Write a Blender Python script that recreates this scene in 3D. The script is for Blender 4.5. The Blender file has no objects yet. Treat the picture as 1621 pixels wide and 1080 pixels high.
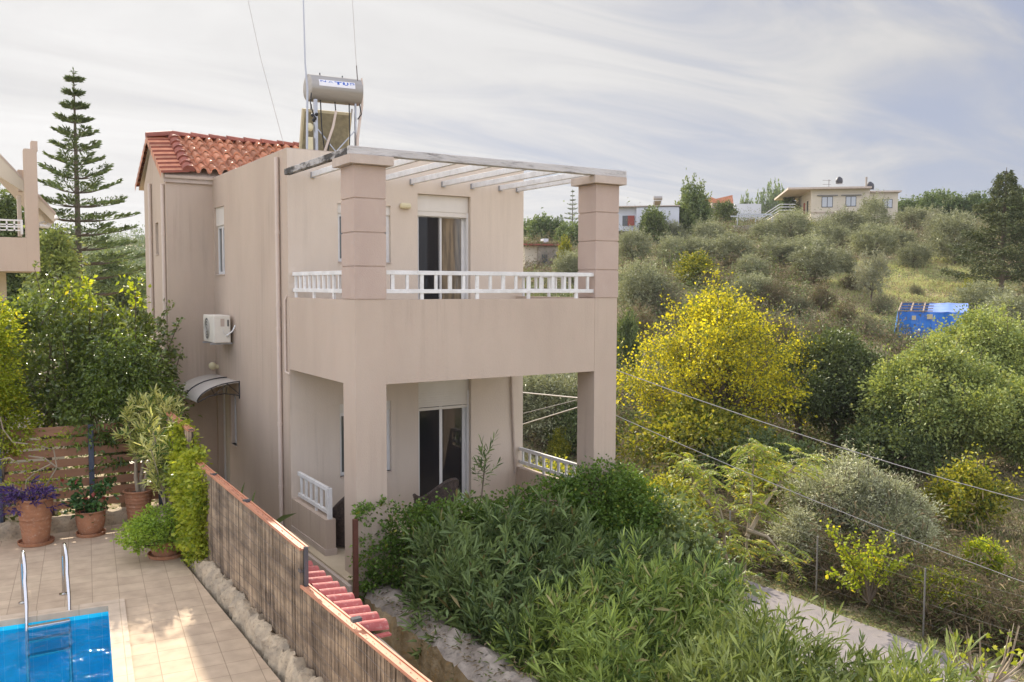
import bpy, math, random
import numpy as np
from math import sin, cos, pi, radians, sqrt, atan2
from mathutils import Vector, Matrix
random.seed(7)
RNG = np.random.default_rng(11)
scene = bpy.context.scene
C = scene.collection

# ------------------------------------------------------------------ camera
FPX = 1387.466; YAW = 0.564457; PITCH = 0.063678; ROLL = 0.0028333
CAM = np.array([-4.28219, -10.49983, 3.96709])
FW = np.array([sin(YAW)*cos(PITCH), cos(YAW)*cos(PITCH), -sin(PITCH)])
_r = np.array([cos(YAW), -sin(YAW), 0.0]); _u = np.cross(_r, FW)
RT = _r*cos(ROLL)+_u*sin(ROLL); UP = -_r*sin(ROLL)+_u*cos(ROLL)
cam_data = bpy.data.cameras.new("camera"); cam = bpy.data.objects.new("camera", cam_data); C.objects.link(cam)
M4 = Matrix.Identity(4)
for i in range(3):
    M4[i][0] = RT[i]; M4[i][1] = UP[i]; M4[i][2] = -FW[i]; M4[i][3] = CAM[i]
cam.matrix_world = M4
cam_data.sensor_width = 36.0; cam_data.lens = FPX/1621*36.0; cam_data.sensor_fit = 'HORIZONTAL'
cam_data.clip_end = 5000; cam_data.clip_start = 0.1
scene.camera = cam
scene.render.resolution_x = 1024; scene.render.resolution_y = 682

# ------------------------------------------------------------------ light
SUN_EL = radians(31); SUN_AZ = radians(7)          # azimuth from +Y towards +X
scene.view_settings.view_transform = 'Standard'; scene.view_settings.look = 'None'
scene.view_settings.gamma = 1.0; scene.view_settings.exposure = 1.55
world = bpy.data.worlds.new("World"); scene.world = world; world.use_nodes = True
def build_world():
    nt = world.node_tree; nt.nodes.clear(); N = nt.nodes.new; L = nt.links.new
    out = N('ShaderNodeOutputWorld'); bg = N('ShaderNodeBackground'); L(bg.outputs[0], out.inputs[0])
    sky = N('ShaderNodeTexSky'); sky.sky_type = 'NISHITA'; sky.sun_disc = False
    sky.sun_elevation = SUN_EL; sky.sun_rotation = SUN_AZ
    sky.air_density = 1.0; sky.dust_density = 1.2; sky.ozone_density = 1.5
    tc = N('ShaderNodeTexCoord'); sep = N('ShaderNodeSeparateXYZ'); L(tc.outputs['Generated'], sep.inputs[0])
    def math_(op, a=None, b=None, av=None, bv=None):
        m = N('ShaderNodeMath'); m.operation = op
        if a is not None: L(a, m.inputs[0])
        elif av is not None: m.inputs[0].default_value = av
        if b is not None: L(b, m.inputs[1])
        elif bv is not None: m.inputs[1].default_value = bv
        return m.outputs[0]
    zc = math_('MAXIMUM', sep.outputs[2], bv=0.0); zc = math_('ADD', zc, bv=0.16)
    px = math_('DIVIDE', sep.outputs[0], zc); py = math_('DIVIDE', sep.outputs[1], zc)
    cmb = N('ShaderNodeCombineXYZ'); L(px, cmb.inputs[0]); L(py, cmb.inputs[1])
    mp = N('ShaderNodeMapping'); L(cmb.outputs[0], mp.inputs[0])
    mp.inputs['Rotation'].default_value = (0, 0, radians(52)); mp.inputs['Scale'].default_value = (0.5, 1.35, 1)
    n1 = N('ShaderNodeTexNoise'); L(mp.outputs[0], n1.inputs['Vector'])
    n1.inputs['Scale'].default_value = 1.3; n1.inputs['Detail'].default_value = 7; n1.inputs['Roughness'].default_value = 0.6
    n1.inputs['Distortion'].default_value = 1.1
    n2 = N('ShaderNodeTexNoise'); L(cmb.outputs[0], n2.inputs['Vector'])
    n2.inputs['Scale'].default_value = 0.55; n2.inputs['Detail'].default_value = 3
    s = math_('ADD', math_('MULTIPLY', n1.outputs[0], bv=0.85), math_('MULTIPLY', n2.outputs[0], bv=0.45))
    # thicker veil round the sun's side of the sky
    dv = N('ShaderNodeVectorMath'); dv.operation = 'DOT_PRODUCT'; L(tc.outputs['Generated'], dv.inputs[0])
    dv.inputs[1].default_value = (sin(SUN_AZ-0.12)*cos(0.35), cos(SUN_AZ-0.12)*cos(0.35), sin(0.35))
    veil = N('ShaderNodeMapRange'); L(dv.outputs['Value'], veil.inputs[0])
    veil.inputs[1].default_value = 0.45; veil.inputs[2].default_value = 1.0; veil.inputs[3].default_value = 0.0; veil.inputs[4].default_value = 0.34
    s = math_('ADD', s, veil.outputs[0])
    ramp = N('ShaderNodeMapRange'); ramp.interpolation_type = 'SMOOTHSTEP'; L(s, ramp.inputs[0])
    ramp.inputs[1].default_value = 0.59; ramp.inputs[2].default_value = 0.93
    ramp.inputs[3].default_value = 0.06; ramp.inputs[4].default_value = 0.97
    # cloud brightness: brighter towards the sun
    cb = N('ShaderNodeMapRange'); L(dv.outputs['Value'], cb.inputs[0])
    cb.inputs[1].default_value = 0.3; cb.inputs[2].default_value = 1.0; cb.inputs[3].default_value = 1.75; cb.inputs[4].default_value = 3.1
    cbn = math_('MULTIPLY', cb.outputs[0], math_('ADD', math_('MULTIPLY', n1.outputs[0], bv=0.5), bv=0.72))
    ccol = N('ShaderNodeVectorMath'); ccol.operation = 'SCALE'; ccol.inputs[0].default_value = (1.0, 0.985, 0.975); L(cbn, ccol.inputs['Scale'])
    # desaturate the clear sky a little (thin high haze)
    mx0 = N('ShaderNodeMix'); mx0.data_type = 'RGBA'; mx0.inputs[0].default_value = 0.93
    L(sky.outputs[0], mx0.inputs[6]); mx0.inputs[7].default_value = (1.27, 1.37, 1.78, 1)
    mx = N('ShaderNodeMix'); mx.data_type = 'RGBA'
    L(ramp.outputs[0], mx.inputs[0]); L(mx0.outputs[2], mx.inputs[6]); L(ccol.outputs[0], mx.inputs[7])
    # sky out of view is brightened and warmed: added fill for the shaded walls
    dh = N('ShaderNodeVectorMath'); dh.operation = 'DOT_PRODUCT'; L(tc.outputs['Generated'], dh.inputs[0]); dh.inputs[1].default_value = (sin(YAW), cos(YAW), 0)
    fr = N('ShaderNodeMapRange'); fr.interpolation_type = 'SMOOTHSTEP'; L(dh.outputs['Value'], fr.inputs[0]); fr.inputs[1].default_value = 0.0; fr.inputs[2].default_value = 0.72; fr.inputs[3].default_value = 3.6; fr.inputs[4].default_value = 1.0
    sc_ = N('ShaderNodeVectorMath'); sc_.operation = 'SCALE'; L(mx.outputs[2], sc_.inputs[0]); L(fr.outputs[0], sc_.inputs['Scale'])
    wm = N('ShaderNodeMapRange'); L(dh.outputs['Value'], wm.inputs[0]); wm.inputs[1].default_value = 0.0; wm.inputs[2].default_value = 0.72; wm.inputs[3].default_value = 1.0; wm.inputs[4].default_value = 0.0
    wt = N('ShaderNodeMix'); wt.data_type = 'RGBA'; L(wm.outputs[0], wt.inputs[0]); wt.inputs[6].default_value = (1, 1, 1, 1); wt.inputs[7].default_value = (1.045, 1.0, 0.95, 1)
    wv = N('ShaderNodeVectorMath'); wv.operation = 'MULTIPLY'; L(sc_.outputs[0], wv.inputs[0]); L(wt.outputs[2], wv.inputs[1])
    L(wv.outputs[0], bg.inputs[0]); bg.inputs[1].default_value = 0.098
build_world()
sd = bpy.data.lights.new("sun", 'SUN'); sun = bpy.data.objects.new("sun", sd); C.objects.link(sun)
sd.energy = 3.1; sd.angle = radians(0.6); sd.color = (1.0, 0.90, 0.76)
sdir = Vector((sin(SUN_AZ)*cos(SUN_EL), cos(SUN_AZ)*cos(SUN_EL), sin(SUN_EL)))
sun.rotation_euler = sdir.to_track_quat('Z', 'Y').to_euler(); sun.location = (0, 30, 40)

# ------------------------------------------------------------------ measuring helpers (photo pixel -> point on a real plane)
def ray(u, v): return (u-810.5)/FPX*RT-(v-540)/FPX*UP+FW
def _on(ax, val, u, v):
    d = ray(u, v); return CAM+d*((val-CAM[ax])/d[ax])
def onX(u, v, x): return _on(0, x, u, v)
def onY(u, v, y): return _on(1, y, u, v)
def onZ(u, v, z): return _on(2, z, u, v)
def at(u, v, w): return CAM+ray(u, v)*w

# ------------------------------------------------------------------ materials
MATS = {}
def newmat(name):
    m = bpy.data.materials.new(name); m.use_nodes = True; nt = m.node_tree
    return m, nt, nt.nodes['Principled BSDF']
def lin(r, g, b):
    f = lambda c: ((c/255+0.055)/1.055)**2.4 if c > 10 else c/255/12.92
    return (f(r), f(g), f(b), 1)
def stained(name, c1, c2, scale=3, rough=0.85, bump=0.15, bscale=60, c3=None, c3amt=0.35, island=0.0, stretch=(1, 1, 1), spec=0.3, lo=0.35, hi=0.65, detail=6):
    m, nt, b = newmat(name); N = nt.nodes.new; L = nt.links.new
    tc = N('ShaderNodeTexCoord'); mp = N('ShaderNodeMapping'); L(tc.outputs['Object'], mp.inputs[0]); mp.inputs['Scale'].default_value = stretch
    n = N('ShaderNodeTexNoise'); L(mp.outputs[0], n.inputs['Vector']); n.inputs['Scale'].default_value = scale; n.inputs['Detail'].default_value = detail; n.inputs['Roughness'].default_value = 0.6
    mr = N('ShaderNodeMapRange'); L(n.outputs[0], mr.inputs[0]); mr.inputs[1].default_value = lo; mr.inputs[2].default_value = hi
    mx = N('ShaderNodeMix'); mx.data_type = 'RGBA'; L(mr.outputs[0], mx.inputs[0]); mx.inputs[6].default_value = c1; mx.inputs[7].default_value = c2
    col = mx.outputs[2]
    if c3:
        n3 = N('ShaderNodeTexNoise'); L(mp.outputs[0], n3.inputs['Vector']); n3.inputs['Scale'].default_value = scale*4.3; n3.inputs['Detail'].default_value = 8; n3.inputs['Roughness'].default_value = 0.7
        m3 = N('ShaderNodeMapRange'); L(n3.outputs[0], m3.inputs[0]); m3.inputs[1].default_value = 0.52; m3.inputs[2].default_value = 0.68; m3.inputs[4].default_value = c3amt
        x3 = N('ShaderNodeMix'); x3.data_type = 'RGBA'; L(m3.outputs[0], x3.inputs[0]); L(col, x3.inputs[6]); x3.inputs[7].default_value = c3
        col = x3.outputs[2]
    if island:
        g = N('ShaderNodeNewGeometry'); mi = N('ShaderNodeMapRange'); L(g.outputs['Random Per Island'], mi.inputs[0])
        mi.inputs[3].default_value = 1-island; mi.inputs[4].default_value = 1+island
        vs = N('ShaderNodeVectorMath'); vs.operation = 'SCALE'; L(col, vs.inputs[0]); L(mi.outputs[0], vs.inputs['Scale']); col = vs.outputs[0]
    L(col, b.inputs['Base Color']); b.inputs['Roughness'].default_value = rough; b.inputs['Specular IOR Level'].default_value = spec
    if bump:
        nb = N('ShaderNodeTexNoise'); L(mp.outputs[0], nb.inputs['Vector']); nb.inputs['Scale'].default_value = bscale; nb.inputs['Detail'].default_value = 4
        bp = N('ShaderNodeBump'); L(nb.outputs[0], bp.inputs['Height']); bp.inputs['Strength'].default_value = bump; bp.inputs['Distance'].default_value = 0.02; L(bp.outputs[0], b.inputs['Normal'])
    MATS[name] = m
    return m
def leafmat(name, dark, light, trans=0.35, rough=0.5, spec=0.25, accent=None, accent_amt=0.0, clump=0.8, tint=(1.25, 1.15, 0.5)):
    g_ = 1.0 if max(light[:3]) > .4 else 1.45; dark = tuple(x*g_ for x in dark[:3])+(1,); light = tuple(x*g_ for x in light[:3])+(1,)
    m, nt, b = newmat(name); N = nt.nodes.new; L = nt.links.new
    g = N('ShaderNodeNewGeometry'); oi = N('ShaderNodeObjectInfo')
    tc = N('ShaderNodeTexCoord'); n = N('ShaderNodeTexNoise'); L(tc.outputs['Object'], n.inputs['Vector']); n.inputs['Scale'].default_value = clump; n.inputs['Detail'].default_value = 3
    a = N('ShaderNodeMath'); a.operation = 'MULTIPLY'; L(g.outputs['Random Per Island'], a.inputs[0]); a.inputs[1].default_value = 0.75
    bb = N('ShaderNodeMath'); bb.operation = 'MULTIPLY_ADD'; L(n.outputs[0], bb.inputs[0]); bb.inputs[1].default_value = 1.3; bb.inputs[2].default_value = -0.52
    s = N('ShaderNodeMath'); s.operation = 'ADD'; s.use_clamp = True; L(a.outputs[0], s.inputs[0]); L(bb.outputs[0], s.inputs[1])
    mx = N('ShaderNodeMix'); mx.data_type = 'RGBA'; L(s.outputs[0], mx.inputs[0]); mx.inputs[6].default_value = dark; mx.inputs[7].default_value = light
    col = mx.outputs[2]
    if accent:
        fr = N('ShaderNodeMath'); fr.operation = 'MULTIPLY'; L(g.outputs['Random Per Island'], fr.inputs[0]); fr.inputs[1].default_value = 17.31
        fr2 = N('ShaderNodeMath'); fr2.operation = 'FRACT'; L(fr.outputs[0], fr2.inputs[0])
        lt = N('ShaderNodeMath'); lt.operation = 'LESS_THAN'; L(fr2.outputs[0], lt.inputs[0]); lt.inputs[1].default_value = accent_amt
        xa = N('ShaderNodeMix'); xa.data_type = 'RGBA'; L(lt.outputs[0], xa.inputs[0]); L(col, xa.inputs[6]); xa.inputs[7].default_value = accent; col = xa.outputs[2]
    mo = N('ShaderNodeMapRange'); L(oi.outputs['Random'], mo.inputs[0]); mo.inputs[3].default_value = 0.82; mo.inputs[4].default_value = 1.2
    vs = N('ShaderNodeVectorMath'); vs.operation = 'SCALE'; L(col, vs.inputs[0]); L(mo.outputs[0], vs.inputs['Scale']); col = vs.outputs[0]
    L(col, b.inputs['Base Color']); b.inputs['Roughness'].default_value = rough; b.inputs['Specular IOR Level'].default_value = spec
    tr = N('ShaderNodeBsdfTranslucent'); vt = N('ShaderNodeVectorMath'); vt.operation = 'MULTIPLY'; L(col, vt.inputs[0]); vt.inputs[1].default_value = tint; L(vt.outputs[0], tr.inputs[0])
    ms = N('ShaderNodeMixShader'); ms.inputs[0].default_value = trans; L(b.outputs[0], ms.inputs[1]); L(tr.outputs[0], ms.inputs[2])
    L(ms.outputs[0], nt.nodes['Material Output'].inputs[0]); MATS[name] = m
    return m
def plain(name, c, rough=0.5, metal=0.0, spec=0.4, bump=0, var=0.06):
    c2 = tuple(min(1, x*(1-var)) for x in c[:3])+(1,)
    m = stained(name, c, c2, 8, rough, bump, 80, spec=spec); m.node_tree.nodes['Principled BSDF'].inputs['Metallic'].default_value = metal
    return m
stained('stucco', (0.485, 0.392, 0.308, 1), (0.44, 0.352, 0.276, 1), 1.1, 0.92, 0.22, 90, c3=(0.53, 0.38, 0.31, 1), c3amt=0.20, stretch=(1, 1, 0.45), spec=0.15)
def add_streaks(name, amt=.16):
    nt = MATS[name].node_tree; N = nt.nodes.new; L = nt.links.new; b = nt.nodes['Principled BSDF']; src = b.inputs['Base Color'].links[0].from_socket
    tc = N('ShaderNodeTexCoord'); mp = N('ShaderNodeMapping'); L(tc.outputs['Object'], mp.inputs[0]); mp.inputs['Scale'].default_value = (5.5, 5.5, 0.22)
    n = N('ShaderNodeTexNoise'); L(mp.outputs[0], n.inputs['Vector']); n.inputs['Scale'].default_value = 1.6; n.inputs['Detail'].default_value = 6; n.inputs['Roughness'].default_value = .65
    n2 = N('ShaderNodeTexNoise'); L(tc.outputs['Object'], n2.inputs['Vector']); n2.inputs['Scale'].default_value = .55; n2.inputs['Detail'].default_value = 3
    a = N('ShaderNodeMapRange'); L(n.outputs[0], a.inputs[0]); a.inputs[1].default_value = .50; a.inputs[2].default_value = .72; c = N('ShaderNodeMapRange'); L(n2.outputs[0], c.inputs[0]); c.inputs[1].default_value = .42; c.inputs[2].default_value = .62; c.inputs[4].default_value = amt
    m_ = N('ShaderNodeMath'); m_.operation = 'MULTIPLY'; L(a.outputs[0], m_.inputs[0]); L(c.outputs[0], m_.inputs[1]); x = N('ShaderNodeMix'); x.data_type = 'RGBA'; L(m_.outputs[0], x.inputs[0]); L(src, x.inputs[6]); x.inputs[7].default_value = (.22, .18, .14, 1)
    # fine hairline cracks
    v = N('ShaderNodeTexVoronoi'); v.feature = 'DISTANCE_TO_EDGE'; v.inputs['Scale'].default_value = .55; nd = N('ShaderNodeTexNoise'); nd.inputs['Scale'].default_value = 3; L(tc.outputs['Object'], nd.inputs['Vector']); ad = N('ShaderNodeMix'); ad.data_type = 'VECTOR'; ad.inputs[0].default_value = .25; L(tc.outputs['Object'], ad.inputs[4]); L(nd.outputs[1], ad.inputs[5]); L(ad.outputs[1], v.inputs['Vector'])
    lt = N('ShaderNodeMapRange'); L(v.outputs['Distance'], lt.inputs[0]); lt.inputs[1].default_value = .0; lt.inputs[2].default_value = .0035; lt.inputs[3].default_value = .05; lt.inputs[4].default_value = 0.0
    y = N('ShaderNodeMix'); y.data_type = 'RGBA'; L(lt.outputs[0], y.inputs[0]); L(x.outputs[2], y.inputs[6]); y.inputs[7].default_value = (.2, .16, .13, 1); L(y.outputs[2], b.inputs['Base Color'])
add_streaks('stucco', .38)
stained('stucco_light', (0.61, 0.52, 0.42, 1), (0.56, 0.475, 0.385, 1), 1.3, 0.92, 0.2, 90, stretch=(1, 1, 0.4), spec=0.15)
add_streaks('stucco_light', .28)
stained('stucco_column', (0.46, 0.36, 0.295, 1), (0.415, 0.32, 0.265, 1), 1.7, 0.92, 0.25, 90, c3=(0.5, 0.42, 0.36, 1), c3amt=0.2, stretch=(1, 1, 0.6), spec=0.15)
stained('trim', (0.50, 0.42, 0.35, 1), (0.43, 0.35, 0.29, 1), 4, 0.9, 0.2, 70, spec=0.2)
stained('white_paint', (0.72, 0.71, 0.68, 1), (0.60, 0.585, 0.55, 1), 5, 0.5, 0.25, 60, c3=(0.36, 0.32, 0.27, 1), c3amt=0.3)
stained('peeling_paint', (0.55, 0.53, 0.51, 1), (0.42, 0.40, 0.38, 1), 2.2, 0.8, 0.5, 40, c3=(0.09, 0.08, 0.075, 1), c3amt=0.75, stretch=(0.35, 1, 2.5))
stained('rotten_paint', (0.42, 0.40, 0.38, 1), (0.07, 0.065, 0.06, 1), 7, 0.85, 0.8, 40, c3=(0.04, 0.035, 0.03, 1), c3amt=0.8, stretch=(1, 0.4, 1), lo=0.42, hi=0.56)
plain('upvc', (0.70, 0.69, 0.66, 1), 0.35)
stained('shutter', (0.66, 0.62, 0.55, 1), (0.60, 0.56, 0.49, 1), 2, 0.5, 0.05, 20)
def glassmat(name, c, rough=0.04):
    m, nt, b = newmat(name); b.inputs['Base Color'].default_value = c; b.inputs['Roughness'].default_value = rough; b.inputs['Specular IOR Level'].default_value = 0.5
    N = nt.nodes.new; L = nt.links.new; n = N('ShaderNodeTexNoise'); n.inputs['Scale'].default_value = 1.5; bp = N('ShaderNodeBump'); bp.inputs['Strength'].default_value = 0.02; L(n.outputs[0], bp.inputs['Height']); L(bp.outputs[0], b.inputs['Normal'])
    MATS[name] = m
glassmat('glass', (0.018, 0.018, 0.02, 1)); glassmat('glass_curtain', (0.10, 0.105, 0.10, 1), 0.08); stained('glass_amber', (0.19, 0.15, 0.095, 1), (0.07, 0.06, 0.045, 1), 5, 0.06, 0.0, 10, stretch=(3, 1, 0.25), spec=0.6, lo=.4, hi=.6)
stained('tile_roof', (0.50, 0.21, 0.11, 1), (0.36, 0.125, 0.06, 1), 5, 0.5, 0.3, 40, c3=(0.60, 0.43, 0.30, 1), c3amt=0.4, island=0.30, spec=0.35)
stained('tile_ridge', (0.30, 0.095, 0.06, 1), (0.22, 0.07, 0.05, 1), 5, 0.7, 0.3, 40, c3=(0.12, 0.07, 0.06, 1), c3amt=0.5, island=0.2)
stained('tile_coping', (0.38, 0.10, 0.085, 1), (0.32, 0.075, 0.065, 1), 6, 0.6, 0.15, 40, c3=(0.65, 0.45, 0.38, 1), c3amt=0.35, island=0.15)
stained('terracotta', (0.40, 0.19, 0.10, 1), (0.30, 0.14, 0.075, 1), 5, 0.85, 0.3, 30, c3=(0.50, 0.36, 0.26, 1), c3amt=0.5)
stained('soil', (0.06, 0.04, 0.025, 1), (0.03, 0.02, 0.015, 1), 20, 1, 0.8, 50)
stained('stone_wall', (0.50, 0.40, 0.27, 1), (0.30, 0.25, 0.18, 1), 5, 0.95, 0.9, 14, c3=(0.10, 0.085, 0.06, 1), c3amt=0.6)
stained('mossy_stone', (0.38, 0.33, 0.27, 1), (0.17, 0.14, 0.11, 1), 3, 0.95, 1.0, 16, c3=(0.09, 0.085, 0.075, 1), c3amt=0.7)
stained('lichen_stone', (0.42, 0.33, 0.20, 1), (0.24, 0.17, 0.08, 1), 4, 0.95, 1.0, 16, c3=(0.42, 0.23, 0.06, 1), c3amt=0.7)
stained('wood_board', (0.33, 0.175, 0.10, 1), (0.27, 0.14, 0.08, 1), 2, 0.7, 0.2, 30, stretch=(0.2, 1, 4), island=0.12)
plain('steel_post', (0.085, 0.10, 0.14, 1), 0.45, 0.5)
stained('rust_post', (0.13, 0.05, 0.032, 1), (0.09, 0.032, 0.02, 1), 6, 0.6, 0.2, 40)
stained('reed', (0.42, 0.315, 0.205, 1), (0.17, 0.125, 0.085, 1), 3.5, 0.85, 0.1, 40, c3=(0.13, 0.115, 0.11, 1), c3amt=0.4, island=0.5, stretch=(.4, .4, 1.2))
plain('reed_back', (0.06, 0.045, 0.035, 1), 0.9)
stained('orange_cap', (0.55, 0.26, 0.15, 1), (0.44, 0.19, 0.11, 1), 3, 0.6, 0.1, 30)
plain('galv', (0.38, 0.39, 0.41, 1), 0.4, 0.7)
plain('chrome', (0.58, 0.58, 0.58, 1), 0.18, 1.0, var=0.02)
plain('ac_white', (0.66, 0.62, 0.53, 1), 0.45); plain('dark_grille', (0.10, 0.095, 0.085, 1), 0.6); plain('black_metal', (0.02, 0.02, 0.022, 1), 0.5)
stained('tank', (0.34, 0.32, 0.29, 1), (0.27, 0.25, 0.22, 1), 2, 0.42, 0.05, 20, stretch=(0.4, 1, 3)); MATS['tank'].node_tree.nodes['Principled BSDF'].inputs['Metallic'].default_value = 0.45
stained('panel_back', (0.26, 0.22, 0.13, 1), (0.19, 0.16, 0.095, 1), 10, 0.6, 0.3, 60); plain('panel_edge', (0.50, 0.43, 0.27, 1), 0.5, 0.2)
plain('label_paper', (0.70, 0.70, 0.72, 1), 0.5); plain('ink_blue', (0.03, 0.10, 0.42, 1), 0.5); plain('ink_faded', (0.25, 0.32, 0.52, 1), 0.6)
plain('pipe_beige', (0.58, 0.48, 0.40, 1), 0.6)
plain('awning_sheet', (0.58, 0.54, 0.48, 1), 0.3)
plain('lamp_cream', (0.62, 0.55, 0.34, 1), 0.35)
stained('wicker', (0.11, 0.08, 0.065, 1), (0.045, 0.035, 0.03, 1), 30, 0.6, 0.5, 60)
stained('terrace_tile', (0.52, 0.43, 0.30, 1), (0.46, 0.38, 0.26, 1), 3, 0.6, 0.1, 30)
stained('asphalt', (0.25, 0.225, 0.215, 1), (0.195, 0.178, 0.17, 1), 1.0, 0.95, 0.3, 60, spec=0.1, c3=(0.29, 0.25, 0.20, 1), c3amt=0.4)
stained('bark', (0.16, 0.125, 0.09, 1), (0.09, 0.07, 0.05, 1), 4, 0.95, 0.6, 20, stretch=(1, 1, 0.25))
stained('bark_pale', (0.36, 0.30, 0.22, 1), (0.25, 0.20, 0.14, 1), 4, 0.9, 0.3, 20, stretch=(1, 1, 0.25))
stained('twig', (0.15, 0.105, 0.065, 1), (0.08, 0.055, 0.035, 1), 2, 0.95, 0, 20, island=0.4)
stained('cream_wall', (0.56, 0.50, 0.39, 1), (0.50, 0.44, 0.34, 1), 0.5, 0.9, 0.1, 10)
stained('white_wall', (0.58, 0.59, 0.61, 1), (0.52, 0.53, 0.55, 1), 0.5, 0.9, 0.1, 10)
stained('old_wall', (0.34, 0.30, 0.24, 1), (0.17, 0.145, 0.12, 1), 0.9, 0.95, 0.5, 5)
stained('concrete', (0.33, 0.30, 0.26, 1), (0.25, 0.225, 0.19, 1), 0.8, 0.95, 0.3, 8)
plain('red_shutter', (0.30, 0.065, 0.045, 1), 0.6); plain('dark_window', (0.08, 0.085, 0.09, 1), 0.2); plain('pale_window', (0.42, 0.44, 0.46, 1), 0.2); plain('black_tank', (0.035, 0.035, 0.04, 1), 0.5)
stained('tarp', (0.03, 0.20, 0.62, 1), (0.02, 0.13, 0.50, 1), 1.5, 0.4, 0.6, 3, spec=0.5); stained('tarp_top', (0.14, 0.25, 0.60, 1), (0.25, 0.34, 0.66, 1), 1.5, 0.35, 0.6, 3, spec=0.5)
plain('timber', (0.28, 0.22, 0.16, 1), 0.8); plain('cable', (0.40, 0.37, 0.35, 1), 0.6); plain('cable_dark', (0.14, 0.12, 0.11, 1), 0.6)
plain('cat_white', (0.65, 0.60, 0.52, 1), 0.9); plain('cat_orange', (0.42, 0.20, 0.075, 1), 0.9); plain('cat_dark', (0.03, 0.025, 0.02, 1), 0.4)
# leaves
leafmat('lf_oleander', (0.045, 0.085, 0.020, 1), (0.30, 0.37, 0.09, 1), 0.25, 0.5, 0.28, accent=(0.42, 0.36, 0.16, 1), accent_amt=0.05, clump=0.9)
leafmat('lf_oleander_dark', (0.032, 0.060, 0.018, 1), (0.18, 0.235, 0.08, 1), 0.2, 0.5, 0.28, accent=(0.20, 0.16, 0.06, 1), accent_amt=0.025, clump=0.9)
leafmat('lf_oleander_bright', (0.075, 0.125, 0.028, 1), (0.44, 0.49, 0.15, 1), 0.3, 0.4, 0.45, accent=(0.34, 0.40, 0.09, 1), accent_amt=0.12, clump=0.9)
leafmat('lf_vine', (0.040, 0.082, 0.016, 1), (0.13, 0.20, 0.035, 1), 0.3, 0.5, 0.25, accent=(0.25, 0.27, 0.04, 1), accent_amt=0.03, clump=1.5)
leafmat('lf_citrus', (0.030, 0.055, 0.015, 1), (0.155, 0.19, 0.045, 1), 0.32, 0.3, 0.8, accent=(0.22, 0.30, 0.03, 1), accent_amt=0.06, clump=0.8)
leafmat('lf_ficus', (0.030, 0.056, 0.014, 1), (0.135, 0.18, 0.035, 1), 0.30, 0.3, 0.5, accent=(0.20, 0.30, 0.03, 1), accent_amt=0.06, clump=1.0)
leafmat('lf_lime', (0.17, 0.24, 0.020, 1), (0.42, 0.48, 0.05, 1), 0.5, 0.5, 0.2, accent=(0.55, 0.50, 0.05, 1), accent_amt=0.1, clump=0.9)
leafmat('lf_ivy', (0.13, 0.19, 0.02, 1), (0.42, 0.46, 0.05, 1), 0.42, 0.4, 0.3, accent=(0.42, 0.44, 0.07, 1), accent_amt=0.12, clump=2.5)
leafmat('lf_variegated', (0.34, 0.38, 0.10, 1), (0.74, 0.72, 0.34, 1), 0.35, 0.4, 0.3, accent=(0.10, 0.17, 0.04, 1), accent_amt=0.22, clump=1.5)
leafmat('lf_potshrub', (0.09, 0.15, 0.025, 1), (0.27, 0.36, 0.055, 1), 0.4, 0.4, 0.3, clump=3)
leafmat('lf_purple', (0.022, 0.012, 0.045, 1), (0.07, 0.04, 0.13, 1), 0.2, 0.5, 0.3, clump=4, tint=(1, 0.8, 1.2))
leafmat('lf_darkpot', (0.018, 0.05, 0.015, 1), (0.05, 0.11, 0.025, 1), 0.25, 0.4, 0.35, accent=(0.25, 0.05, 0.04, 1), accent_amt=0.03, clump=3)
leafmat('lf_olive', (0.085, 0.095, 0.05, 1), (0.27, 0.275, 0.165, 1), 0.22, 0.55, 0.3, clump=0.6, tint=(1.1, 1.1, 0.7))
leafmat('lf_olive_near', (0.13, 0.14, 0.08, 1), (0.40, 0.40, 0.26, 1), 0.22, 0.5, 0.35, clump=0.6, tint=(1.1, 1.1, 0.7))
leafmat('lf_olive_dry', (0.13, 0.135, 0.085, 1), (0.25, 0.245, 0.165, 1), 0.22, 0.6, 0.2, clump=0.6, tint=(1.1, 1.1, 0.7))
leafmat('lf_yellow', (0.28, 0.27, 0.025, 1), (0.80, 0.72, 0.035, 1), 0.42, 0.55, 0.2, accent=(0.17, 0.20, 0.04, 1), accent_amt=0.34, clump=0.5)
leafmat('lf_goldgreen', (0.16, 0.18, 0.025, 1), (0.42, 0.40, 0.05, 1), 0.4, 0.5, 0.2, accent=(0.08, 0.13, 0.02, 1), accent_amt=0.2, clump=0.9)
leafmat('lf_walnut', (0.068, 0.102, 0.030, 1), (0.265, 0.30, 0.095, 1), 0.3, 0.5, 0.3, accent=(0.32, 0.33, 0.09, 1), accent_amt=0.08, clump=0.45)
leafmat('lf_dense', (0.042, 0.066, 0.024, 1), (0.135, 0.165, 0.058, 1), 0.25, 0.5, 0.3, clump=0.5)
leafmat('lf_ailanthus', (0.09, 0.13, 0.03, 1), (0.24, 0.28, 0.06, 1), 0.4, 0.45, 0.25, accent=(0.42, 0.36, 0.08, 1), accent_amt=0.12, clump=0.8)
leafmat('lf_conifer', (0.028, 0.040, 0.020, 1), (0.095, 0.105, 0.045, 1), 0.1, 0.7, 0.15, clump=0.7)
leafmat('lf_pine', (0.045, 0.07, 0.03, 1), (0.12, 0.155, 0.055, 1), 0.15, 0.6, 0.2, clump=0.7)
leafmat('lf_far', (0.055, 0.085, 0.035, 1), (0.14, 0.18, 0.07, 1), 0.2, 0.6, 0.2, clump=0.15)
leafmat('lf_scrub', (0.085, 0.068, 0.042, 1), (0.20, 0.155, 0.095, 1), 0.2, 0.8, 0.1, accent=(0.12, 0.15, 0.05, 1), accent_amt=0.25, clump=0.3, tint=(1, 1, 0.8))
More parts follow.
